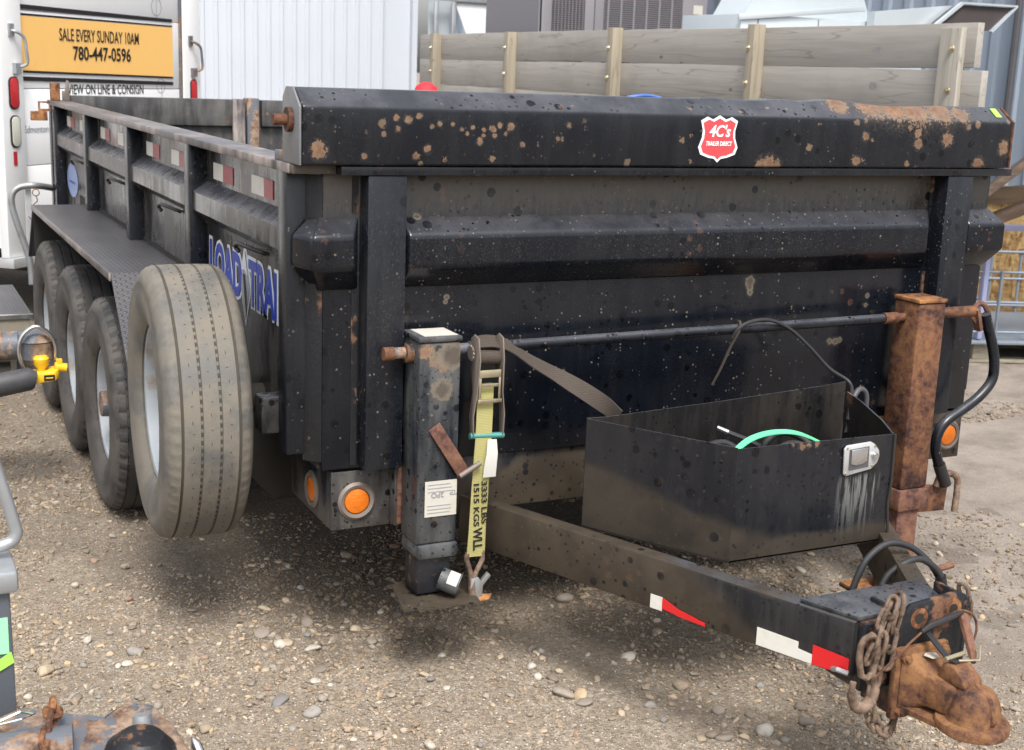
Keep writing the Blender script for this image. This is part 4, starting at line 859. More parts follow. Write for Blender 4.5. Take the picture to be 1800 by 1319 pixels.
T.part('box_back', MB().prism([(0.694, -0.29, 0.438), (1.594, -0.218, 0.438), (1.594, -0.218, 0.750), (1.50, -0.226, 0.745), (1.15, -0.254, 0.735), (0.75, -0.286, 0.728), (0.694, -0.29, 0.731)], (0, 0.004, 0)), 'toolin', bx)
T.part('box_floor', MB().prism([(p[0], p[1], 0.438) for p in tb], (0, 0, 0.004)), 'darksteel', bx)
T.part('box_seam', MB().tube([(1.394, -0.657, 0.724), (1.397, -0.657, 0.60), (1.392, -0.657, 0.54), (1.402, -0.657, 0.45)], 0.004, 6), 'darksteel', bx)
lt = T.part('paddle_latch', MB().prism([(1.232, -0.657, 0.634), (1.228, -0.657, 0.700), (1.236, -0.657, 0.709), (1.312, -0.657, 0.713), (1.325, -0.657, 0.706), (1.341, -0.657, 0.688), (1.344, -0.657, 0.672), (1.338, -0.657, 0.655), (1.320, -0.657, 0.640), (1.240, -0.657, 0.628)], (0, -0.006, 0)), 'trim', bx, bevel=0.002)
lt.name = 'paddle_latch'
T.part('latch_paddle', MB().prism([(1.246, -0.664, 0.643), (1.244, -0.664, 0.698), (1.306, -0.664, 0.702), (1.308, -0.664, 0.648)], (0, -0.001, 0)), 'acgreydark', bx)
T.part('latch_paddle', MB().prism([(1.250, -0.6655, 0.660), (1.249, -0.6655, 0.697), (1.301, -0.6655, 0.700), (1.300, -0.6655, 0.665), (1.288, -0.6655, 0.658), (1.265, -0.6655, 0.655)], (0, -0.002, 0)), 'chrome', bx, bevel=0.001)
T.part('latch_key', MB().cyl((1.326, -0.663, 0.676), (1.326, -0.672, 0.676), 0.0095, 0.008, 16), 'chrome', bx)
for (x, z) in [(1.237, .702), (1.239, .635), (1.326, .700), (1.322, .649)]: T.part('latch_rivet', MB().cyl((x, -0.663, z), (x, -0.6655, z), 0.0032, 0.0025, 8), 'zinc', bx)

# ------------------------------------------------------------------ loose things on the tongue and in the tool box
def link_mesh(L, wd, r):
    p = []
    for k in range(9): t = math.pi*(k/8) - math.pi/2; p.append((0, (wd)*math.sin(t)*1.0, L + wd*math.cos(t)))
    for k in range(9): t = math.pi*(k/8) + math.pi/2; p.append((0, wd*math.sin(t), -L + wd*math.cos(t)))
    return MB().tube(p, r, 8, closed=True)
def chain(name, label, pts, L, wd, r, mat, group=None, loc=None, hook=None):
    """links along a polyline; alternate links turned a quarter"""
    P = smooth_path(pts, 12); loc = loc or tuple(P[0]); t = Thing(name, label, 'chain', loc, group)
    base = build('link', link_mesh(L, wd, r), mat, None, V(0, 0, 0)); me = base.data; bpy.data.objects.remove(base)
    pitch = 2*(L+wd) - 2.1*r; acc = 0; need = 0; k = 0
    for i in range(len(P)-1):
        seg = (P[i+1]-P[i]); ln = seg.length
        while acc + ln >= need:
            c = P[i] + seg*((need-acc)/ln); d = seg.normalized()
            ref = V(0, 1, 0) if k % 2 else V(1, 0, 0)
            if abs(d.dot(ref)) > 0.9: ref = V(0, 0, 1)
            a = (ref - d*ref.dot(d)).normalized(); b = d.cross(a)
            tw = Matrix.Rotation(random.uniform(-.35, .35), 3, 'Z')
            mt = Matrix((a, b, d)).transposed() @ tw
            o = bpy.data.objects.new('link', me); col.objects.link(o); o.parent = t.e
            M = mt.to_4x4(); M.translation = c - t.o; o.matrix_local = M
            need += pitch; k += 1
        acc += ln
    return t
ch = chain('safety_chain', 'heavy rusty safety chain with a grab hook, bunched beside the coupler', [(0.99, -1.125, 0.495), (0.955, -1.145, 0.47), (0.935, -1.155, 0.43), (0.925, -1.15, 0.39)], 0.0135, 0.0115, 0.0050, 'chain')
chain('safety_chain', 'long rusty safety chain hanging in a loop down the left side of the coupler', [(0.985, -1.14, 0.50), (0.958, -1.15, 0.44), (0.950, -1.15, 0.36), (0.945, -1.15, 0.29), (0.955, -1.15, 0.245), (1.0, -1.14, 0.205), (1.05, -1.11, 0.19), (1.12, -1.05, 0.20), (1.18, -1.0, 0.24)], 0.0135, 0.0115, 0.0050, 'chain')
chain('safety_chain', 'short end of rusty chain folded against the coupler plate', [(1.005, -1.142, 0.505), (1.000, -1.145, 0.47), (0.985, -1.15, 0.43), (0.978, -1.15, 0.38)], 0.0135, 0.0125, 0.0055, 'chain')
chain('safety_chain', 'rusty chain partly hidden behind the right edge of the coupler plate', [(1.235, -1.10, 0.48), (1.245, -1.105, 0.44), (1.24, -1.10, 0.39)], 0.0135, 0.0115, 0.0050, 'chain')
hk = Thing('grab_hook', 'large worn quick link and rusty grab hook hanging on the chain left of coupler', 'hook', (0.92, -1.15, 0.4))
hk.part('quick_link', MB().tube([(0.905, -1.155, 0.445), (0.925, -1.155, 0.452), (0.942, -1.155, 0.44), (0.945, -1.155, 0.40), (0.938, -1.155, 0.362), (0.922, -1.155, 0.352), (0.906, -1.155, 0.362), (0.896, -1.155, 0.40), (0.897, -1.155, 0.432)], 0.0075, 10, closed=True), 'chain')
hk.part('hook', MB().tube(smooth_path([(0.935, -1.158, 0.36), (0.945, -1.158, 0.325), (0.938, -1.158, 0.30), (0.915, -1.158, 0.287), (0.893, -1.158, 0.298), (0.882, -1.158, 0.33), (0.884, -1.158, 0.352)]), [0.008]*6+[0.011]*6+[0.014]*6+[0.014]*6+[0.011]*6+[0.007]*7, 10), 'chain')
wr_ = Thing('breakaway_wire', 'thin rusty wire loop taped to the coupler plate and tied to the chain', 'wire', (1.1, -1.15, 0.43))
wr_.part('wire', MB().tube(smooth_path([(0.93, -1.175, 0.365), (0.96, -1.18, 0.392), (1.03, -1.165, 0.425), (1.10, -1.15, 0.449), (1.17, -1.15, 0.468), (1.21, -1.155, 0.455), (1.222, -1.16, 0.42), (1.20, -1.17, 0.385)]), 0.0026, 6), 'rustorange')
wr_.part('wire_sleeve', MB().tube([(1.062, -1.158, 0.438), (1.09, -1.153, 0.447), (1.15, -1.158, 0.461), (1.178, -1.16, 0.470)], [0.005, 0.007, 0.007, 0.003], 8), 'blackplastic')
cbp = smooth_path([(1.17, -0.80, 0.36), (1.185, -0.80, 0.41), (1.215, -0.80, 0.462), (1.275, -0.80, 0.492), (1.34, -0.81, 0.478), (1.385, -0.83, 0.44), (1.40, -0.85, 0.41), (1.395, -0.86, 0.40)])
lp = Thing('wiring_cable', 'black wiring cable coiled in two loops over the right tongue beam', 'cable', (1.3, -0.8, 0.46))
lp.part('cable_loop', MB().tube(cbp, 0.0085, 10), 'rubber')
lp.part('cable_loop', MB().tube(smooth_path([(1.23, -0.84, 0.40), (1.25, -0.84, 0.43), (1.29, -0.85, 0.457), (1.34, -0.85, 0.460), (1.385, -0.86, 0.43), (1.40, -0.87, 0.40)]), 0.0085, 10), 'rubber')
lp.part('plug', MB().cyl((1.396, -0.865, 0.415), (1.404, -0.87, 0.382), 0.013, 0.011, 12), 'blackplastic')
ac_ = Thing('brake_cable', 'dark cable looped over the crossbar and running down into the tool box', 'cable', (1.4, -0.12, 0.9))
ac_.part('cable', MB().tube(smooth_path([(1.262, -0.105, 0.876), (1.275, -0.115, 0.905), (1.315, -0.115, 0.922), (1.38, -0.115, 0.924), (1.452, -0.118, 0.895), (1.52, -0.13, 0.84), (1.585, -0.15, 0.775), (1.64, -0.18, 0.735), (1.60, -0.24, 0.70), (1.54, -0.30, 0.62)]), 0.0055, 8), 'rubber')
ac_.part('cable', MB().tube(smooth_path([(1.298, -0.078, 0.918), (1.285, -0.105, 0.918), (1.275, -0.115, 0.895), (1.262, -0.10, 0.85), (1.246, -0.08, 0.78), (1.235, -0.06, 0.73)]), 0.004, 8), 'webbrown')
hs_ = Thing('air_hose', 'grey hose arching over the right rim of the tool box', 'hose', (1.58, -0.25, 0.7))
hs_.part('hose', MB().tube(smooth_path([(1.545, -0.30, 0.66), (1.565, -0.29, 0.72), (1.595, -0.28, 0.742), (1.62, -0.28, 0.72), (1.622, -0.28, 0.64)]), 0.008, 10), 'padded')
gs = Thing('green_strap', 'bright green webbing strap looped inside the tool box', 'strap', (1.2, -0.42, 0.6))
gp = smooth_path([(0.985, -0.50, 0.640), (1.05, -0.46, 0.672), (1.12, -0.43, 0.688), (1.20, -0.42, 0.694), (1.27, -0.43, 0.686), (1.33, -0.46, 0.660)], 6)
vsg = []; 
for p in gp: vsg += [p + V(0, -0.009, -0.011), p + V(0, 0.009, -0.005)]
ng = len(gp); m1 = MB().add(vsg + [v - V(0, 0, 0.0025) for v in vsg], [(2*i, 2*i+1, 2*i+3, 2*i+2) for i in range(ng-1)] + [(2*ng+2*i, 2*ng+2*i+2, 2*ng+2*i+3, 2*ng+2*i+1) for i in range(ng-1)] + [(2*i, 2*i+2, 2*ng+2*i+2, 2*ng+2*i) for i in range(ng-1)] + [(2*i+1, 2*ng+2*i+1, 2*ng+2*i+3, 2*i+3) for i in range(ng-1)], True)
gs.part('webbing', m1, 'green')
bc = Thing('battery_cable', 'short black battery cable with a metal end poking up in the tool box', 'cable', (1.1, -0.4, 0.65))
bc.part('cable', MB().tube([(1.108, -0.33, 0.668), (1.15, -0.36, 0.652), (1.22, -0.40, 0.615)], 0.007, 8), 'rubber')
bc.part('terminal', MB().cyl((1.108, -0.33, 0.668), (1.082, -0.315, 0.680), 0.0085, 0.007, 10), 'chrome')
for k, pp in enumerate([[(0.95, -0.45, 0.56), (1.0, -0.38, 0.635), (1.08, -0.36, 0.648), (1.15, -0.40, 0.60)], [(1.15, -0.42, 0.59), (1.20, -0.38, 0.645), (1.27, -0.36, 0.662), (1.33, -0.38, 0.64), (1.37, -0.45, 0.57)], [(1.05, -0.5, 0.58), (1.15, -0.47, 0.64), (1.25, -0.45, 0.655), (1.35, -0.50, 0.60)]]):
    single('coiled_hose', ['black hose curled at the left inside the tool box', 'black hose curled at the back right inside the tool box', 'black hose lying under the green strap in the tool box'][k], 'hose', MB().tube(smooth_path(pp), 0.010, 10), 'rubber', pp[0], group='hoses in the tool box')

# ratchet strap over the crossbar
rs = Thing('ratchet_strap', 'yellow ratchet tie-down strap with steel ratchet, hung on the crossbar beside the left jack', 'strap', (0.48, -0.13, 0.55))
for s_, x in ((-1, 0.437), (1, 0.518)):
    rs.part('ratchet_handle', MB().prism([(x+0.002*s_, -0.150, 0.665), (x+0.002*s_, -0.128, 0.662), (x+0.004*s_, -0.126, 0.72), (x-0.003*s_, -0.126, 0.78), (x-0.006*s_, -0.10, 0.86), (x-0.006*s_, -0.10, 0.918), (x-0.006*s_, -0.122, 0.932), (x-0.006*s_, -0.148, 0.925), (x-0.007*s_, -0.160, 0.87), (x-0.004*s_, -0.152, 0.78), (x+0.004*s_, -0.150, 0.72)], (0.004, 0, 0)), 'ratchet', bevel=0.001)
rs.part('spool', MB().cyl((0.443, -0.125, 0.872), (0.512, -0.125, 0.868), 0.019, 0.019, 16), 'webbrown')
rs.part('ratchet_gear', MB().lathe([(0.0, 0), (0.021, 0), (0.021, 0.004), (0, 0.004)], (0.434, -0.128, 0.885), (-1, 0, 0), 24, mod=lambda j, k: -0.004 if (k % 2 and j in (1, 2)) else 0), 'ratchet')
pl = MB().box(0.447, 0.509, -0.153, -0.149, 0.822, 0.842).box(0.447, 0.454, -0.153, -0.149, 0.765, 0.8215).box(0.503, 0.509, -0.153, -0.149, 0.765, 0.8215).box(0.4545, 0.5025, -0.153, -0.149, 0.797, 0.806).box(0.444, 0.512, -0.156, -0.149, 0.755, 0.7645)
rs.part('ratchet_frame', pl, 'zinc', bevel=0.001)
rs.part('grip_bar', MB().cyl((0.430, -0.140, 0.666), (0.527, -0.140, 0.661), 0.0085, 0.0085, 16), 'teal')
def strip(pts, wd, th=0.0025, wdir=(1, 0, 0)):
    """flat webbing along pts; wd may vary"""
    P = [V(*p) for p in pts]; n_ = len(P); ws = wd if isinstance(wd, list) else [wd]*n_; dirs = wdir if isinstance(wdir, list) else [wdir]*n_
    vs = []
    for i in range(n_):
        t = (P[min(i+1, n_-1)]-P[max(i-1, 0)]).normalized(); d = V(*dirs[i]); d = (d - t*d.dot(t)).normalized(); nn = t.cross(d)*(th/2)
        for s in (-1, 1): vs += [P[i] + d*(ws[i]/2*s) + nn, P[i] + d*(ws[i]/2*s) - nn]
    fs = [(0, 1, 3, 2), (4*n_-4, 4*n_-2, 4*n_-1, 4*n_-3)]
    for i in range(n_-1):
        a, b = 4*i, 4*i+4; fs += [(a, a+2, b+2, b), (a+1, b+1, b+3, a+3), (a, b, b+1, a+1), (a+2, a+3, b+3, b+2)]
    return MB().add(vs, fs)
rs.part('webbing', strip([(0.472, -0.138, 0.80), (0.470, -0.142, 0.72), (0.467, -0.146, 0.655), (0.460, -0.150, 0.56), (0.455, -0.152, 0.46), (0.453, -0.152, 0.40), (0.450, -0.150, 0.335)], 0.046), 'webyellow')
rs.part('webbing', strip([(0.476, -0.122, 0.80), (0.478, -0.124, 0.70), (0.476, -0.128, 0.6), (0.470, -0.132, 0.5), (0.466, -0.134, 0.42), (0.464, -0.136, 0.34)], 0.044), 'webyellow')
rs.part('webbing_tag', strip([(0.490, -0.150, 0.655), (0.488, -0.158, 0.62), (0.482, -0.160, 0.575), (0.482, -0.158, 0.555)], [0.026, 0.032, 0.036, 0.036]), 'clothtag')
rs.part('strap_print', text_mb('3333 LBS', (0.4700, -0.1555, 0.486), (0.03, 0, -1), (1, 0, 0.03), 0.022, bold=0.0004, width=0.118), 'ink')
rs.part('strap_print', text_mb('1515 KGS', (0.4480, -0.1545, 0.482), (0.03, 0, -1), (1, 0, 0.03), 0.022, bold=0.0004, width=0.118), 'ink')
rs.part('strap_print', text_mb('WLL', (0.4545, -0.1542, 0.385), (0.03, 0, -1), (1, 0, 0.03), 0.036, bold=0.0010, width=0.062), 'ink')
rs.part('wire_hook', MB().tube(smooth_path([(0.432, -0.146, 0.345), (0.430, -0.146, 0.325), (0.442, -0.148, 0.285), (0.441, -0.152, 0.245), (0.446, -0.160, 0.215), (0.456, -0.158, 0.208)]), 0.007, 8), 'chain')
rs.part('wire_hook', MB().tube(smooth_path([(0.474, -0.146, 0.345), (0.474, -0.146, 0.320), (0.452, -0.150, 0.28), (0.447, -0.155, 0.24), (0.449, -0.162, 0.218), (0.456, -0.158, 0.208)]), 0.007, 8), 'chain')
tl = smooth_path([(0.46, -0.108, 0.908), (0.50, -0.112, 0.909), (0.545, -0.118, 0.895), (0.61, -0.128, 0.852), (0.68, -0.145, 0.812), (0.74, -0.18, 0.775), (0.785, -0.22, 0.742), (0.81, -0.255, 0.716)], 5)
nd = len(tl); rs.part('webbing_tail', strip(tl, [0.046]*nd, 0.003, [(0.15+0.3*(i/nd), -1+0.6*(i/nd), -0.5-0.6*(i/nd)) for i in range(nd)]), 'webbrown')
rs.part('webbing_wrap', MB().cyl((0.440, -0.093, 0.890), (0.552, -0.093, 0.891), 0.0185, 0.0185, 18), 'webbrown')

# ------------------------------------------------------------------ neighbouring trailer with plank sides (right, behind)
S = Thing('stake_side_trailer', 'trailer with weathered wooden plank side boards bolted to timber stakes, parked behind the black trailer', 'trailer', (5.1, 5.6, 0))
fdx = lambda y: 4.243 + (y-2.12)*(-0.0286)
for k, (za, zb) in enumerate([(1.697, 1.930), (1.462, 1.694), (1.225, 1.459), (0.99, 1.222)]):
    x = 0.0
    mb = MB(); nseg = 24; vs = []
    ya, yb = (2.12, 9.27) if k != 1 else (2.06, 9.27)
    for q in range(nseg+1):
        y = ya + (yb-ya)*q/nseg; wob = 0.004*math.sin(1.3*y+k*2) + 0.002*math.sin(4.1*y+k)
        e = -0.006*math.exp(-((y-2.2)/0.8)**2) if k == 0 else 0
        vs += [(fdx(y), y, za+wob-e), (fdx(y)+0.045, y, za+wob-e), (fdx(y)+0.045, y, zb+wob*0.6), (fdx(y), y, zb+wob*0.6)]
    fs = [(0, 1, 2, 3), tuple(4*nseg+i for i in (3, 2, 1, 0))] + [(4*q+i, 4*q+4+i, 4*q+4+(i+1) % 4, 4*q+(i+1) % 4) for q in range(nseg) for i in range(4)]
    S.part('side_board', MB().add(vs, fs), 'plank', bevel=0.003)
for k, (y0, wd) in enumerate([(2.19, 0.15), (3.86, 0.10), (5.54, 0.10), (7.22, 0.10), (8.76, 0.10)]):
    x = fdx(y0)
    if k == 0: S.part('stake', MB().box(x-0.040, x-0.001, y0, y0+wd, 0.75, 1.905), 'stakepale', bevel=0.003)
    else: S.part('stake', MB().box(x-0.088, x-0.001, y0, y0+0.045+0.03, 0.75, 1.945 if k in (1, 2) else 1.93), 'stake', bevel=0.003)
    for z in (1.80, 1.585):
        S.part('bolt', MB().cyl((x-(0.041 if k == 0 else 0.089), y0+0.055, z), (x-(0.047 if k == 0 else 0.095), y0+0.055, z), 0.019, 0.017, 16).cyl((x-(0.047 if k == 0 else 0.095), y0+0.055, z), (x-(0.062 if k == 0 else 0.108), y0+0.055, z), 0.011, 0.010, 6), 'zinc')
S.part('lumber_stamp', text_mb('HT', (fdx(2.85)-0.001, 2.85, 1.79), (0, -1, 0), (0, 0, 1), 0.05, bold=0.0), 'inkgrey')
S.part('lumber_stamp', text_mb('KD', (fdx(2.85)-0.003, 2.85, 1.60), (0, -1, 0), (0, 0, 1), 0.045, bold=0.0), 'inkgrey')
S.part('deck', MB().box(4.26, 6.15, 4.5, 9.2, 0.68, 0.75), 'lumber')
S.part('deck_frame', MB().box(4.18, 4.255, 2.15, 9.25, 0.60, 0.748), 'rust')
for y in (5.3, 6.2):
    make_wheel((4.165, y, 0.36), (-1, 0, 0), 0.36, 0.2, 0.2, 'tyre', 'sidewall', 0, False, seg=48, parent=S); make_wheel((6.24, y, 0.36), (1, 0, 0), 0.36, 0.2, 0.2, 'tyre', 'sidewall', 0, False, seg=48, parent=S)
# rooftop air unit on that trailer's deck
A = Thing('air_conditioning_unit', 'taupe grey rooftop air conditioner cabinet with slatted grilles behind the plank boards', 'air conditioner', (5.3, 8.0, 0.75))
A.part('cabinet', MB().box(4.46, 6.16, 7.53, 8.6, 0.752, 2.62), 'acgreydark')
A.part('corner_panel', MB().box(4.44, 4.56, 7.50, 7.529, 0.752, 2.62), 'acgrey', bevel=0.004)
A.part('corner_panel', MB().box(4.885, 5.075, 7.49, 7.529, 0.752, 2.62), 'acgrey', bevel=0.006)
A.part('corner_panel', MB().box(5.905, 6.17, 7.50, 7.529, 0.752, 2.62), 'acgrey', bevel=0.004)
A.part('panel_seam', MB().box(4.975, 4.983, 7.486, 7.4895, 0.76, 2.62), 'acgreydark')
A.part('side_panel', MB().box(4.43, 4.459, 7.50, 8.6, 0.752, 2.62), 'acgrey')
gm_ = MB()
for k in range(60): gm_.box(5.08, 5.90, 7.512, 7.528, 1.5+0.0185*k, 1.509+0.0185*k)
A.part('louvre_slats', gm_, 'acgrey', kind='stuff')
gm_ = MB()
for k in range(60): gm_.box(4.565, 4.88, 7.512, 7.528, 1.5+0.0185*k, 1.5065+0.0185*k)
for k in range(9): gm_.box(4.59+0.035*k, 4.596+0.035*k, 7.505, 7.5115, 1.48, 2.62)
A.part('wire_guard', gm_, 'acgrey', kind='stuff')
for k in range(6): A.part('grille_mullion', MB().box(5.115+0.133*k, 5.135+0.133*k, 7.500, 7.5115, 1.48, 2.62), 'acgrey')
A.part('paper_label', MB().box(6.02, 6.10, 7.497, 7.4995, 2.10, 2.16).box(6.02, 6.12, 7.497, 7.4995, 2.18, 2.26), 'paper')
A.part('junction_box', MB().box(6.105, 6.165, 7.44, 7.4965, 2.02, 2.17), 'sheet', bevel=0.004)
# pale sheet-metal ducts standing on the deck
D1 = Thing('sheet_metal_hood', 'grey sheet metal hood with a bright folded top edge left of the air conditioner', 'duct', (5.2, 9.0, 0.75))
D1.part('hood_side', MB().prism([(4.62, 8.95, 2.16), (5.5, 8.95, 2.36), (5.5, 8.95, 0.752), (4.75, 8.95, 0.752), (4.75, 8.95, 1.85)], (0, 0.02, 0)), 'acgrey')
D1.part('hood_edge', MB().beam((4.60, 8.94, 2.175), (5.52, 8.94, 2.375), 0.05, 0.02), 'sheet')
D1.part('hood_flap', MB().prism([(4.61, 8.93, 2.14), (4.70, 8.93, 2.16), (4.83, 8.93, 1.85), (4.78, 8.93, 1.80)], (0, 0.012, 0)), 'palletwood')
D2 = Thing('white_sheet_hood', 'pale angular sheet metal hood with bracket posts beside the corner of the white wall', 'duct', (4.7, 9.6, 0.75))
D2.part('hood_panel', MB().prism([(4.50, 9.6, 2.36), (4.95, 9.6, 2.36), (4.95, 9.6, 0.752), (4.70, 9.6, 0.752), (4.70, 9.6, 1.9)], (0, 0.02, 0)), 'white')
D2.part('hood_panel', MB().box(4.30, 4.62, 9.70, 9.72, 0.752, 2.30), 'sheet')
for x in (4.31, 4.50): D2.part('bracket_post', MB().box(x, x+0.045, 9.57, 9.6, 0.752, 2.27), 'galv', bevel=0.004)
D2.part('bracket_rail', MB().box(4.25, 5.0, 9.57, 9.6, 2.275, 2.31), 'galv')
D3 = Thing('duct_section', 'long pale galvanised duct box with a folded flange, lying along the plank boards', 'duct', (5.1, 4.9, 0.75))
D3.part('duct_box', MB().box(4.56, 6.02, 4.66, 5.4, 0.752, 2.05), 'sheet', bevel=0.004)
D3.part('duct_flange', MB().prism([(4.53, 4.64, 2.005), (5.62, 4.64, 2.115), (5.62, 4.64, 2.155), (4.53, 4.64, 2.045)], (0, 0.018, 0)), 'sheet', bevel=0.002)
D3.part('duct_seam', MB().box(4.70, 4.706, 4.655, 4.6595, 0.76, 2.02), 'acgrey')
D3.part('duct_seam', MB().box(5.22, 5.226, 4.655, 4.6595, 0.76, 2.04), 'acgrey')
D3.part('duct_top', MB().prism([(4.75, 4.9, 2.052), (5.9, 4.9, 2.052), (5.75, 4.9, 2.35), (5.2, 4.9, 2.45), (4.9, 4.9, 2.3)], (0, 0.4, 0)), 'sheet')
D4 = Thing('duct_elbow', 'pale duct elbow with a dark slanting open mouth at its right end', 'duct', (6.2, 4.5, 0.75))
D4.part('elbow_body', MB().prism([(5.64, 4.56, 2.115), (5.64, 4.56, 1.2), (6.12, 4.56, 1.2), (6.12, 4.56, 2.03), (6.36, 4.56, 2.195)], (0, 0.08, 0)), 'sheet')
D4.part('elbow_mouth', MB().prism([(6.14, 4.50, 2.04), (6.38, 4.50, 2.20), (6.90, 4.50, 2.205), (6.68, 4.50, 2.03)], (0, 0.05, 0)), 'ductin')
D4.part('mouth_rim', MB().beam((6.13, 4.49, 2.03), (6.38, 4.49, 2.21), 0.03, 0.022).beam((6.38, 4.488, 2.213), (6.92, 4.488, 2.216), 0.03, 0.014).beam((6.92, 4.486, 2.216), (6.69, 4.486, 2.02), 0.03, 0.014), 'sheet')
D4.part('elbow_stand', MB().box(6.0, 6.04, 4.64, 4.68, 0.75, 1.3), 'galv')
D5 = Thing('drilled_panel', 'blue grey perforated sheet panel with a lime green sticker standing behind the duct', 'panel', (5.8, 5.0, 0.75))
D5.part('panel', MB().box(5.62, 6.25, 5.45, 5.47, 0.752, 2.40), 'galv')
D5.part('sticker', MB().box(5.93, 6.12, 5.445, 5.4495, 2.245, 2.29), 'lime')

# ------------------------------------------------------------------ buildings
def corrugated(name, label, P0, dr, length, z1, pitch, depth, mat, panel=0.9, gap=0.0):
    d = V(dr[0], dr[1], 0).normalized(); nn = V(d.y, -d.x, 0)   # towards the yard
    t = Thing(name, label, 'building', tuple(P0))
    npan = int(length/panel); per = int(panel/pitch)
    mb = MB(); prof = []
    for k in range(per):
        a = k*pitch; prof += [(a, 0), (a+pitch*0.55, 0), (a+pitch*0.64, depth), (a+pitch*0.90, depth), (a+pitch*0.985, 0)]
    prof.append((panel, 0)); P = V(*P0)
    vs = [P + d*a + nn*h + V(0, 0, z) for z in (0.0, z1) for a, h in prof]; n_ = len(prof)
    vs += [P + d*a - nn*0.01 + V(0, 0, z) for z in (0.0, z1) for a in (0, panel)]
    fs = [(i, i+1, n_+i+1, n_+i) for i in range(n_-1)] + [(2*n_, 2*n_+2, 2*n_+3, 2*n_+1)]
    o = t.part('wall_panel', MB().add(vs, fs), mat)
    for k in range(1, npan): dup_part(o, tuple(d*(panel*k)), t.e)
    q = [P - nn*0.03, P + d*length - nn*0.03, P + d*length - nn*4, P - nn*4]
    t.part('building_core', MB().prism([(p.x, p.y, 0.0) for p in q], (0, 0, z1-0.02)), mat)
    q = [P + nn*0.1 - d*0.1, P + d*(length+0.1) + nn*0.1, P + d*(length+.1) - nn*4.1, P - nn*4.1 - d*0.1]
    t.part('roof', MB().prism([(p.x, p.y, z1) for p in q], (0, 0, 0.12)), mat)
    return t, d, nn
bw, d_, n_w = corrugated('white_building', 'white building of vertical corrugated cladding behind the trailers', (-3.6, 13.0, 0), (1, 0), 9.0, 4.2, 0.16, 0.018, 'whitewall', panel=0.96)
bw.part('corner_trim', MB().box(5.40, 5.47, 12.94, 13.05, 0, 4.2), 'whitewall')
bg_, d_, n_g = corrugated('grey_building', 'blue grey corrugated metal building at the right behind the ducts', (5.75, 13.1, 0), (0.255, -0.967), 15.0, 4.6, 0.22, 0.030, 'greywall', panel=0.88)
def onwall(P0, d, nn, a, h, z): return V(*P0) + V(*d).normalized()*a + V(*nn)*h + V(0, 0, z)
bg_.part('downpipe', MB().tube([onwall((5.75, 13.1, 0), (0.255, -0.967, 0), n_g, 8.1, 0.09, 0.0), onwall((5.75, 13.1, 0), (0.255, -0.967, 0), n_g, 8.1, 0.09, 4.5)], 0.03, 8), 'acgreydark')
bg_.part('pipe_run', MB().tube([onwall((5.75, 13.1, 0), (0.255, -0.967, 0), n_g, 4.4, 0.08, 2.42), onwall((5.75, 13.1, 0), (0.255, -0.967, 0), n_g, 6.4, 0.08, 2.42)], 0.03, 8), 'galv')

# board stack, lumber, cage on the right
ob = Thing('strand_board_panel', 'yellow brown oriented strand board panel with a dark gap below it, behind the cage', 'board', (6.2, 3.4, 0))
dd = V(0.547, -0.837, 0); o0 = V(5.80, 3.93, 0)
ob.part('board', MB().prism([tuple(o0 + V(0, 0, 0.10)), tuple(o0 + dd*1.9 + V(0, 0, 0.10)), tuple(o0 + dd*1.9 + V(0, 0, 0.86)), tuple(o0 + V(0, 0, 0.86))], (0.06, 0.04, 0)), 'osb')
for a in (0.1, 0.95, 1.8): ob.part('runner', MB().obox(o0 + dd*a + V(0.25, 0.16, 0.05), dd, (0.837, 0.547, 0), (0, 0, 1), 0.05, 0.22, 0.05), 'darksteel')
for k, (p0, p1, w1, h1, mt, lb_) in enumerate([((5.75, 4.0, 0.93), (6.95, 2.15, 0.885), 0.05, 0.10, 'tanlumber', 'tan timber laid flat on top of the strand board panel'),
        ((3.32, 2.625, 0.05), (5.15, 2.32, 1.36), 0.24, 0.045, 'lumber', 'dark rusty brown board slanting up beside the right end of the roll-tarp housing'),
        ((4.60, 2.40, 0.83), (5.6, 2.30, 1.16), 0.10, 0.05, 'lumber', 'narrow brown board slanting below the dark one'),
        ((4.50, 2.52, 0.985), (5.7, 2.45, 1.06), 0.05, 0.09, 'tanlumber', 'tan timber running level below the slanting boards')]):
    single('lumber_board', lb_, 'board', MB().beam(p0, p1, w1, h1, (0, 0.35, 1) if k == 1 else (0, 0, 1)), mt, p0, group='boards at the right', bevel=0.003)
rk = Thing('timber_trestle', 'timber trestle posts carrying the level tan board at the right edge', 'trestle', (5.1, 2.48, 0))
for x_ in (4.47, 5.66):
    rk.part('trestle_post', MB().box(x_, x_+0.09, 2.455, 2.515, 0.0, 0.938 if x_ < 5 else 1.010), 'tanlumber', bevel=0.003)
    rk.part('trestle_foot', MB().box(x_-0.02, x_+0.11, 2.25, 2.454, 0.0, 0.06), 'tanlumber', bevel=0.003)
cg = Thing('wire_cage', 'galvanised tube cage with a lavender frame on a pallet at the right edge', 'cage', (5.4, 2.6, 0))
cx0, cy0 = 4.98, 2.60
E_ = V(0.93, -0.36, 0); F_ = V(0.36, 0.93, 0); C0 = V(cx0, cy0, 0)
cg.part('painted_frame', MB().beam(C0+V(0, 0, 0.15), C0+V(0, 0, 0.80), 0.035, 0.035, (1, 0, 0)).beam(C0+E_*-0.017+V(0, 0, 0.815), C0+E_*1.05+V(0, 0, 0.815), 0.035, 0.035), 'lavender', bevel=0.002)
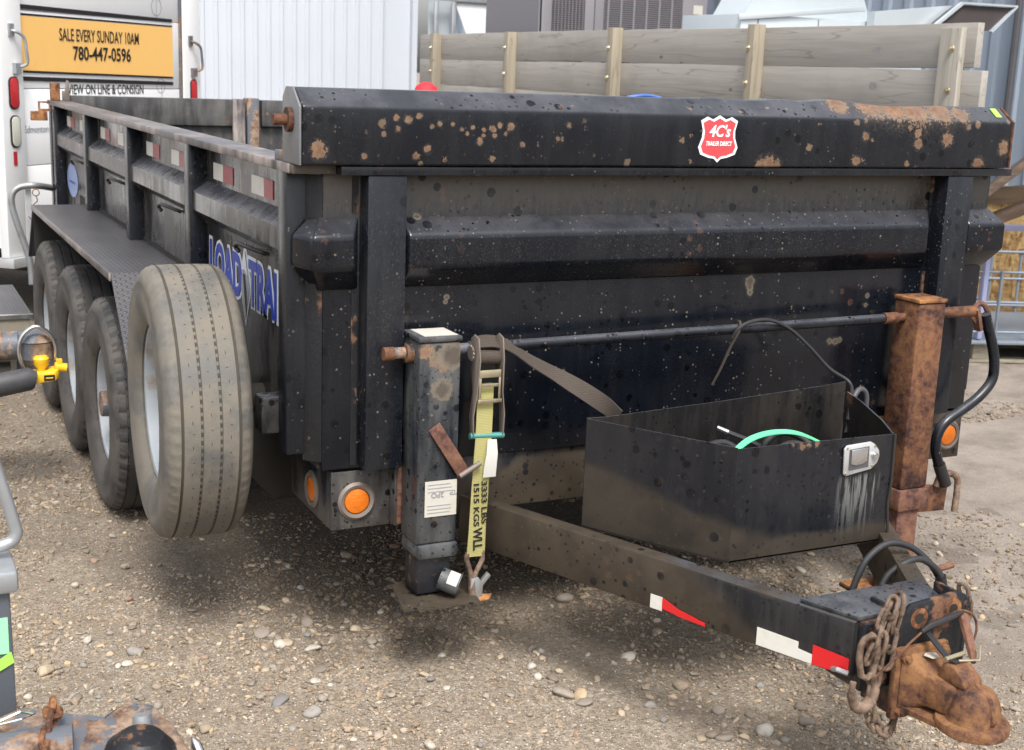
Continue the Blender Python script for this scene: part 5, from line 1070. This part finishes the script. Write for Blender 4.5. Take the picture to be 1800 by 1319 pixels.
for z in (0.19, 0.37, 0.55):
    for q in (0, 1.0):
        cg.part('cage_rail', MB().tube([C0+F_*q+E_*-0.04+V(0, 0, z), C0+F_*q+E_*1.05+V(0, 0, z)], 0.009, 8), 'cagesteel')
    for q in (0.0, 1.05): cg.part('cage_rail', MB().tube([C0+E_*q+V(0, 0, z), C0+E_*q+F_*1.0+V(0, 0, z)], 0.009, 8), 'cagesteel')
for a in (0.10, 0.30, 0.5, 0.7, 0.9):
    for q in (-0.012, 1.012): cg.part('cage_bar', MB().tube([C0+F_*q+E_*a+V(0, 0, 0.145), C0+F_*q+E_*a+V(0, 0, 0.56)], 0.010, 8), 'cagesteel')
for a in (0.2, 0.4, 0.6, 0.8): cg.part('cage_bar', MB().tube([C0+E_*-0.012+F_*a+V(0, 0, 0.145), C0+E_*-0.012+F_*a+V(0, 0, 0.56)], 0.010, 8), 'cagesteel')
cg.part('base_tray', MB().obox(C0+E_*0.5+F_*0.5+V(0, 0, 0.132), E_, F_, (0, 0, 1), 0.60, 0.55, 0.010), 'cagesteel', bevel=0.004)
pt = Thing('pallet', 'grey wooden pallet under the wire cage', 'pallet', (5.5, 2.6, 0))
for a in (0.05, 0.5, 0.98):
    for b in (0.05, 0.5, 0.95): pt.part('block', MB().obox(C0+E_*a+F_*b+V(0, 0, 0.072), E_, F_, (0, 0, 1), 0.07, 0.05, 0.049), 'palletwood', bevel=0.003)
for b in (0.05, 0.5, 0.95): pt.part('board', MB().obox(C0+E_*0.5+F_*b+V(0, 0, 0.012), E_, F_, (0, 0, 1), 0.6, 0.05, 0.010), 'palletwood', bevel=0.002)

# person far behind, only the red cap shows over the housing
def person(name, label, base, H, face):
    k = H/1.7; bx_, by_ = base
    me = bpy.data.meshes.new('body')
    J = [(0, 0, .93), (0, 0, 1.12), (0, 0, 1.32), (0, 0, 1.45), (.17, 0, 1.38), (.22, .02, 1.12), (.22, -.08, .90), (.22, -.13, .82), (-.17, 0, 1.38), (-.22, .02, 1.12), (-.22, -.08, .90), (-.22, -.13, .82), (.09, 0, .86), (.10, .01, .48), (.10, .02, .08), (.10, -.12, .04), (-.09, 0, .86), (-.10, .01, .48), (-.10, .02, .08), (-.10, -.12, .04)]
    Eg = [(0, 1), (1, 2), (2, 3), (2, 4), (4, 5), (5, 6), (6, 7), (2, 8), (8, 9), (9, 10), (10, 11), (0, 12), (12, 13), (13, 14), (14, 15), (0, 16), (16, 17), (17, 18), (18, 19)]
    rad = [.15, .14, .15, .06, .06, .045, .035, .03, .06, .045, .035, .03, .09, .06, .045, .04, .09, .06, .045, .04]
    me.from_pydata([(x*k, y*k, z*k) for x, y, z in J], Eg, [])
    o = bpy.data.objects.new('body', me); col.objects.link(o); md = o.modifiers.new('s', 'SKIN'); o.modifiers.new('u', 'SUBSURF').levels = 1; o.modifiers['u'].render_levels = 1
    for i, r in enumerate(rad): me.skin_vertices[0].data[i].radius = (r*k, r*k)
    me.skin_vertices[0].data[0].use_root = True; me.materials.append(MAT['cloth'])
    e = bpy.data.objects.new(name, None); col.objects.link(e); e.location = (bx_, by_, 0); e.rotation_euler = (0, 0, face); e['label'] = label; e['category'] = 'person'; o.parent = e
    h = MB().lathe([(0.001, -.11), (.045, -.105), (.065, -.06), (.078, 0), (.075, .05), (.05, .09), (.001, .105)], (0, -.01, 1.585*k), (0, 0, 1), 20)
    h.tube([(0, -.085, 1.585*k), (0, -.105, 1.56*k), (0, -.085, 1.55*k)], [.008, .013, .01], 8)
    hd = build('head', h, 'skin', e)
    for s in (-1, 1): build('ear', MB().cyl((s*.075, 0, 1.575*k), (s*.085, .01, 1.575*k), .022, .018, 10), 'skin', e)
    for s in (-1, 1): build('eye', MB().cyl((s*.03, -.080, 1.595*k), (s*.03, -.086, 1.595*k), .011, .006, 10), 'ink', e)
    build('mouth', MB().box(-.025, .025, -.078, -.072, 1.53*k, 1.535*k), 'redlens', e)
    build('hair', MB().lathe([(.001, -.02), (.080, -.02), (.081, .03), (.001, .05)], (0, .006, 1.585*k), (0, 0, 1), 20), 'ink', e)
    cp_ = build('cap', MB().lathe([(.085, -.01), (.089, .0), (.088, .035), (.074, .075), (.045, .10), (.001, .112)], (0, 0, 1.615*k), (0, 0, 1), 28), 'redcap', e)
    build('cap_brim', MB().add([(math.cos(t)*.085*1.0, -.02-math.sin(t)*(.06+q*.08), 1.612*k-.008*q) for q in (0, 1) for t in [math.pi*i/12 for i in range(13)]] + [(math.cos(t)*.085, -.02-math.sin(t)*(.06+q*.08), 1.608*k-.008*q) for q in (0, 1) for t in [math.pi*i/12 for i in range(13)]],
        [(i, i+1, 14+i, 13+i) for i in range(12)] + [(26+i, 39+i, 40+i, 27+i) for i in range(12)] + [(13+i, 14+i, 40+i, 39+i) for i in range(12)]), 'redcap', cp_)
person('person', 'person in a red cap standing behind the trailer, only the cap showing above the housing', (2.60, 5.55), 1.475, R(-60))

# ------------------------------------------------------------------ white box trailer at the left, seen from its rear corner
B0 = V(-0.205, 5.085, 0); bd_ = V(0.7048, 0.7092, 0).normalized(); bn_ = V(0.7092, -0.7048, 0)   # along the rear face, outwards
def wp(s, z, o=0.0): return B0 + bd_*s + bn_*o + V(0, 0, z)
def wbox(s0, s1, z0, z1, o0, o1): return MB().prism([wp(s0, z0, o0), wp(s1, z0, o0), wp(s1, z0, o1), wp(s0, z0, o1)], (0, 0, z1-z0))
K = Thing('box_trailer', 'white enclosed box trailer with an orange yellow sale banner on its rear roller door', 'trailer', tuple(wp(1.0, 0, -2)))
K.part('body', wbox(0.045, 2.06, 0.47, 2.75, -4.5, -0.061), 'white')
K.part('rear_frame', wbox(0.0, 0.195, 0.42, 2.75, -0.06, 0.0), 'white', bevel=0.008)
K.part('rear_frame', wbox(1.885, 2.10, 0.42, 2.75, -0.06, 0.0), 'white', bevel=0.008)
K.part('roof', wbox(-0.02, 2.12, 2.751, 2.82, -4.55, 0.02), 'white', bevel=0.01)
for k in range(5): K.part('door_section', wbox(0.199, 1.880, 0.50+0.45*k, 0.50+0.45*k+0.446, -0.052, -0.03), 'white', bevel=0.003)
K.part('door_track_edge', wbox(1.866, 1.884, 0.48, 2.75, -0.029, -0.01), 'rustgrey')
K.part('sill', wbox(0.0, 2.10, 0.36, 0.419, -0.08, 0.03), 'trim', bevel=0.004)
K.part('side_trim', MB().prism([wp(0.04, 1.02, -0.10), wp(0.04, 1.06, -0.10), wp(0.04, 1.06, -4.4), wp(0.04, 1.02, -4.4)], tuple(-bd_*0.02)), 'trim')
K.part('side_trim', MB().prism([wp(0.04, 0.93, -0.10), wp(0.04, 0.99, -0.10), wp(0.04, 0.99, -4.4), wp(0.04, 0.93, -4.4)], tuple(-bd_*0.03)), 'trim')
K.part('side_reflector', MB().prism([wp(0.037, 1.075, -0.22), wp(0.037, 1.115, -0.22), wp(0.037, 1.115, -0.66), wp(0.037, 1.075, -0.66)], tuple(-bd_*0.012)), 'redlens')
K.part('side_reflector', wbox(0.075, 0.105, 0.96, 1.04, 0.001, 0.004), 'redlens')
# banner
tilt = lambda s: -0.0045*(s-0.16)
bn = MB().prism([wp(0.175, 1.505, -0.026), wp(1.790, 1.482, -0.026), wp(1.785, 1.812, -0.026), wp(0.165, 1.815, -0.026)], tuple(bn_*0.002))
K.part('banner', bn, 'yellow')
def stripe(za, zb, za2, zb2): K.part('banner_stripe', MB().prism([wp(0.165, za, -0.026), wp(1.785, za2, -0.026), wp(1.785, zb2, -0.026), wp(0.165, zb, -0.026)], tuple(bn_*0.002)), 'ink')
stripe(1.817, 1.830, 1.815, 1.826); stripe(1.853, 1.880, 1.848, 1.868); stripe(1.492, 1.5045, 1.470, 1.4815); stripe(1.445, 1.470, 1.425, 1.447)
tx = tuple(bd_)
K.part('lettering', text_mb('SALE EVERY SUNDAY 10AM', wp(0.975, 1.718, -0.0215), tx, (0, 0, 1), 0.105, width=0.82, bold=0.0005), 'ink')
K.part('lettering', text_mb('780-447-0596', wp(0.99, 1.610, -0.0215), tx, (0, 0, 1), 0.115, width=0.60, bold=0.002), 'ink')
K.part('lettering', text_mb('VIEW ON LINE & CONSIGN', wp(1.035, 1.392, -0.0275), tx, (0, 0, 1), 0.085, width=0.80, bold=0.0002), 'ink')
K.part('lettering', text_mb('Edmonton', wp(0.325, 1.16, -0.0275), tx, (0, 0, 1), 0.055, width=0.22), 'inkgrey')
em = MB()
for s, z in ((1.575, 2.14), (1.575, 1.94)): em.lathe([(0.055, 0), (0.059, 0), (0.059, 0.001), (0.055, 0.001)], wp(s+0.03, z, -0.028), tuple(bn_), 28, closed=True)
for s, z in ((1.64, 1.42), (1.66, 1.27)): em.lathe([(0.046, 0), (0.049, 0), (0.049, 0.001), (0.046, 0.001)], wp(s, z, -0.0285), tuple(bn_), 28, closed=True)
em.prism([wp(1.603, 1.87, -0.028), wp(1.606, 1.87, -0.028), wp(1.606, 2.3, -0.028), wp(1.603, 2.3, -0.028)], tuple(bn_*0.001)).prism([wp(1.648, 1.2, -0.028), wp(1.651, 1.2, -0.028), wp(1.651, 1.44, -0.028), wp(1.648, 1.44, -0.028)], tuple(bn_*0.001))
K.part('printed_chain_outline', em, 'inkgrey')
lg = MB()
for s0, s1 in ((0.36, 0.40), (0.45, 0.50), (0.54, 0.58)): lg.prism([wp(s0+0.02, 2.01, -0.028), wp(s1-.01, 2.02, -0.028), wp(s1+0.03, 1.945, -0.028), wp(s0+0.01, 1.935, -0.028)], tuple(bn_*0.001))
K.part('printed_logo_foot', lg, 'ink')
def oval(name, s, z, hw, hh, mat):
    pts = [(s + hw*math.copysign(abs(math.cos(t))**0.8, math.cos(t)), z + (hh-hw)*(1 if math.sin(t) > 0 else -1) + hw*math.sin(t)) for t in [2*math.pi*(k+0.5)/24 for k in range(24)]]
    o = K.part('lamp_surround', MB().prism([wp(s+(a-s)*1.28, z+(b-z)*1.09, 0.0005) for a, b in pts], tuple(bn_*0.006)), 'rubber', bevel=0.001)
    K.part('lamp_lens', MB().prism([wp(a, b, 0.007) for a, b in pts], tuple(bn_*0.006)), mat, o, bevel=0.002)
oval('tail', 0.100, 1.375, 0.034, 0.086, 'redlens'); oval('tail', 0.100, 1.155, 0.034, 0.086, 'clearlens'); oval('tail', 2.00, 1.375, 0.034, 0.086, 'redlens')
for s in (0.115, 1.985):
    K.part('grab_handle', MB().tube(smooth_path([wp(s-.02, 1.725, 0.0), wp(s-.01, 1.722, 0.03), wp(s+0.035, 1.69, 0.05), wp(s+0.045, 1.62, 0.055), wp(s+0.055, 1.545, 0.05), wp(s+0.03, 1.525, 0.02), wp(s+.02, 1.52, 0.0)]), 0.0095, 8).obox(wp(s-.02, 1.73, 0.005), bd_, bn_, (0, 0, 1), 0.02, 0.008, 0.035).obox(wp(s+.01, 1.515, 0.012), bd_, bn_, (0, 0, 1), 0.024, 0.014, 0.03), 'galv' if s < 1 else 'rustgrey')
K.part('chassis', wbox(0.4, 1.7, 0.28, 0.359, -4.2, -0.2), 'darksteel')
for s, o_ in ((0.2, -2.6), (1.9, -2.6)):
    K.part('wheel', MB().lathe([(0.0, -0.1), (0.2, -0.1), (0.33, -0.09), (0.34, 0), (0.33, 0.09), (0.2, 0.1), (0, 0.1)], wp(s, 0.34, o_), tuple(bd_), 40), 'tyre')
tpd = [wp(0.16, 1.0, 0.16)]
# tread-plate deck in front of it with a bent grab rail and a hanging chain hook
Q = Thing('step_deck', 'low deck of worn tread plate with a pale front beam, left of the three wheels', 'deck', (-0.9, 4.3, 0))
Q.part('deck_plate', MB().box(-2.2, -0.245, 3.62, 4.55, 0.345, 0.352), 'tread')
Q.part('deck_edge', MB().box(-2.2, -0.24, 3.59, 3.619, 0.335, 0.355), 'chrome')
Q.part('deck_beam', MB().box(-2.2, -0.26, 3.60, 3.68, 0.17, 0.334), 'concrete')
for x in (-2.1, -0.42): Q.part('deck_leg', MB().box(x, x+0.1, 3.70, 3.80, 0.0, 0.34).box(x, x+0.1, 4.4, 4.5, 0.0, 0.34), 'concrete')
Q.part('grab_rail', MB().tube(smooth_path([(-0.145, 4.5, 0.36), (-0.155, 4.5, 0.50), (-0.20, 4.5, 0.66), (-0.232, 4.5, 0.79), (-0.225, 4.5, 0.86), (-0.18, 4.5, 0.895), (-0.10, 4.5, 0.90), (0.0, 4.62, 0.875)]), 0.018, 12), 'galv')
Q.part('deck_post', MB().box(-0.16, -0.13, 4.51, 4.548, 0.353, 0.88), 'trim')
chk = Thing('chain_hook', 'small wire hook hanging by a ring from the pale grab rail', 'hook', (-0.11, 4.47, 0.88))
chk.part('ring', MB().tube([(-0.11+0.018*math.cos(t), 4.47, 0.865+0.018*math.sin(t)) for t in [2*math.pi*k/12 for k in range(12)]], 0.003, 6, closed=True), 'rust')
chk.part('wire', MB().tube(smooth_path([(-0.11, 4.465, 0.848), (-0.105, 4.465, 0.82), (-0.125, 4.465, 0.80), (-0.125, 4.465, 0.78), (-0.10, 4.465, 0.755), (-0.095, 4.465, 0.775), (-0.10, 4.465, 0.80)]), 0.003, 6), 'rust')
chk.part('wire', MB().tube(smooth_path([(-0.115, 4.40, 0.70), (-0.14, 4.40, 0.72), (-0.16, 4.40, 0.745)]), 0.003, 6), 'rust')

# ------------------------------------------------------------------ another trailer's rusty tongue with a yellow coupler lock (left edge)
N = Thing('trailer_tongue', 'rusty round trailer tongue pipe ending in a worn ball coupler at the left edge', 'trailer hitch', (-0.9, 1.95, 0))
N.part('tongue_pipe', MB().cyl((-1.9, 2.05, 0.545), (-0.475, 1.93, 0.545), 0.056, 0.054, 24), 'rustgrey')
N.part('coupler_head', MB().lathe([(0.0, 0.062), (0.03, 0.060), (0.062, 0.045), (0.072, 0.02), (0.076, 0.015), (0.072, 0.0), (0.070, -0.045), (0.062, -0.05), (0.0, -0.05)], (-0.415, 1.92, 0.545), (0, 0, 1), 30), 'rustgrey')
N.part('coupler_slot', MB().lathe([(0.073, 0.020), (0.0775, 0.018), (0.073, 0.016)], (-0.415, 1.92, 0.545), (0, 0, 1), 30, closed=True), 'darksteel')
N.part('stand_leg', MB().box(-1.25, -1.19, 1.95, 2.01, 0.0, 0.49), 'rust')
N.part('lower_pipe', MB().cyl((-1.9, 2.06, 0.43), (-0.50, 1.96, 0.43), 0.05, 0.05, 20), 'darksteel')
YL = Thing('coupler_lock', 'yellow coupler lock with a chrome shackle clamped on the ball coupler', 'lock', (-0.4, 1.85, 0.48))
YL.part('shackle', MB().tube(smooth_path([(-0.452, 1.845, 0.445), (-0.475, 1.845, 0.50), (-0.480, 1.845, 0.55), (-0.462, 1.845, 0.60), (-0.418, 1.845, 0.628), (-0.372, 1.845, 0.60), (-0.352, 1.845, 0.55), (-0.354, 1.845, 0.50)]), 0.0075, 10), 'chrome')
YL.part('lock_ball', MB().lathe([(0.0, 0.028), (0.02, 0.028), (0.028, 0.018), (0.026, -0.004), (0.014, -0.02), (0.014, -0.03), (0.0, -0.03)], (-0.405, 1.84, 0.492), (0, 0, 1), 24), 'padlockyellow')
YL.part('lock_body', MB().prism([(-0.432, 1.80, 0.424), (-0.36, 1.80, 0.430), (-0.345, 1.82, 0.436), (-0.345, 1.88, 0.436), (-0.44, 1.88, 0.424)], (0.0, 0, 0.038)), 'padlockyellow', bevel=0.006)
YL.part('lock_barrel', MB().cyl((-0.36, 1.835, 0.478), (-0.318, 1.835, 0.470), 0.017, 0.0165, 18).obox((-0.343, 1.835, 0.497), (1, 0, 0), (0, 1, 0), (0, 0, 1), 0.01, 0.01, 0.008), 'padlockyellow')
YL.part('lock_label', MB().box(-0.402, -0.364, 1.797, 1.7995, 0.434, 0.455), 'ink')
YL.part('label_print', MB().box(-0.396, -0.370, 1.796, 1.7968, 0.4425, 0.4465), 'padlockyellow')
PB = Thing('padded_bar', 'dark foam padded bar reaching in from the left edge below the yellow lock', 'bar', (-0.7, 1.80, 0.0))
PB.part('bar', MB().tube([(-1.6, 1.83, 0.30), (-0.70, 1.80, 0.405), (-0.452, 1.79, 0.448), (-0.432, 1.79, 0.444)], [0.045, 0.045, 0.043, 0.030], 16), 'padded')
PB.part('bar_stand', MB().box(-1.22, -1.16, 1.79, 1.85, 0.0, 0.33), 'rust')

# ------------------------------------------------------------------ hitch equipment in the bottom left corner
G = Thing('jack_post', 'slate grey square post with a bent silver handle and green stickers at the left edge', 'jack', (-0.80, -0.52, 0))
G.part('post', MB().prism([(-0.86, -0.585, 0.0), (-0.738, -0.585, 0.0), (-0.738, -0.485, 0.0), (-0.86, -0.485, 0.0)], (-0.006, 0, 0.600)), 'slab', bevel=0.006)
G.part('post_collar', MB().box(-0.90, -0.728, -0.60, -0.475, 0.572, 0.618), 'galv', bevel=0.008)
G.part('handle', MB().tube(smooth_path([(-0.80, -0.52, 0.90), (-0.765, -0.52, 0.84), (-0.742, -0.52, 0.76), (-0.725, -0.52, 0.69), (-0.722, -0.52, 0.665), (-0.738, -0.52, 0.648), (-0.80, -0.52, 0.636), (-0.86, -0.52, 0.63)]), 0.0125, 12), 'galv')
G.part('green_sticker', MB().box(-0.80, -0.7505, -0.5875, -0.586, 0.445, 0.520), 'mint')
G.part('lime_sticker', MB().prism([(-0.80, -0.5890, 0.395), (-0.742, -0.5890, 0.425), (-0.747, -0.5890, 0.448), (-0.80, -0.5890, 0.418)], (0, 0.001, 0)), 'lime')
H = Thing('rusty_coupler', 'rusty blue black trailer coupler plate with a chrome lever knob in the bottom left corner', 'trailer hitch', (-0.6, -0.85, 0))
cpv = [(-0.80, -0.64, 0.335), (-0.735, -0.625, 0.348), (-0.66, -0.66, 0.338), (-0.59, -0.695, 0.335), (-0.545, -0.70, 0.352), (-0.50, -0.695, 0.345), (-0.465, -0.76, 0.318), (-0.445, -0.85, 0.285), (-0.46, -1.02, 0.26), (-0.80, -1.0, 0.28)]
H.part('hitch_plate', MB().prism(cpv[::-1], (0, 0, -0.03)), 'rustgrey', bevel=0.008)
H.part('hitch_tube', MB().cyl((-1.1, -0.72, 0.30), (-0.66, -0.78, 0.315), 0.055, 0.05, 20), 'rustgrey')
H.part('hitch_leg', MB().box(-0.95, -0.88, -0.76, -0.69, 0.0, 0.27), 'rust')
H.part('hitch_bolt', MB().cyl((-0.53, -0.76, 0.33), (-0.53, -0.755, 0.352), 0.018, 0.017, 16), 'galv')
H.part('socket', MB().lathe([(0.0, 0.05), (0.04, 0.045), (0.065, 0.02), (0.07, 0.0), (0.07, -0.04), (0, -0.04)], (-0.545, -0.82, 0.30), (0.1, -0.1, 1), 24), 'rustblack')
H.part('lever_knob', MB().tube([(-0.41, -0.84, 0.20), (-0.425, -0.805, 0.262), (-0.432, -0.785, 0.285), (-0.436, -0.778, 0.295)], [0.010, 0.011, 0.0105, 0.004], 14), 'chrome')
chain('hitch_chain', 'rust brown chain lying over the coupler in the bottom left corner', [(-0.685, -0.68, 0.362), (-0.69, -0.73, 0.37), (-0.70, -0.77, 0.36), (-0.715, -0.82, 0.335), (-0.73, -0.86, 0.30)], 0.0135, 0.0125, 0.0065, 'rust', group=None)
single('wire_clip', 'small bright wire clip beside the chain in the bottom left corner', 'clip', MB().tube([(-0.80, -0.72, 0.362), (-0.745, -0.73, 0.372), (-0.722, -0.725, 0.375), (-0.745, -0.70, 0.372), (-0.80, -0.712, 0.36)], 0.0025, 6), 'chrome', (-0.76, -0.72, 0.365))
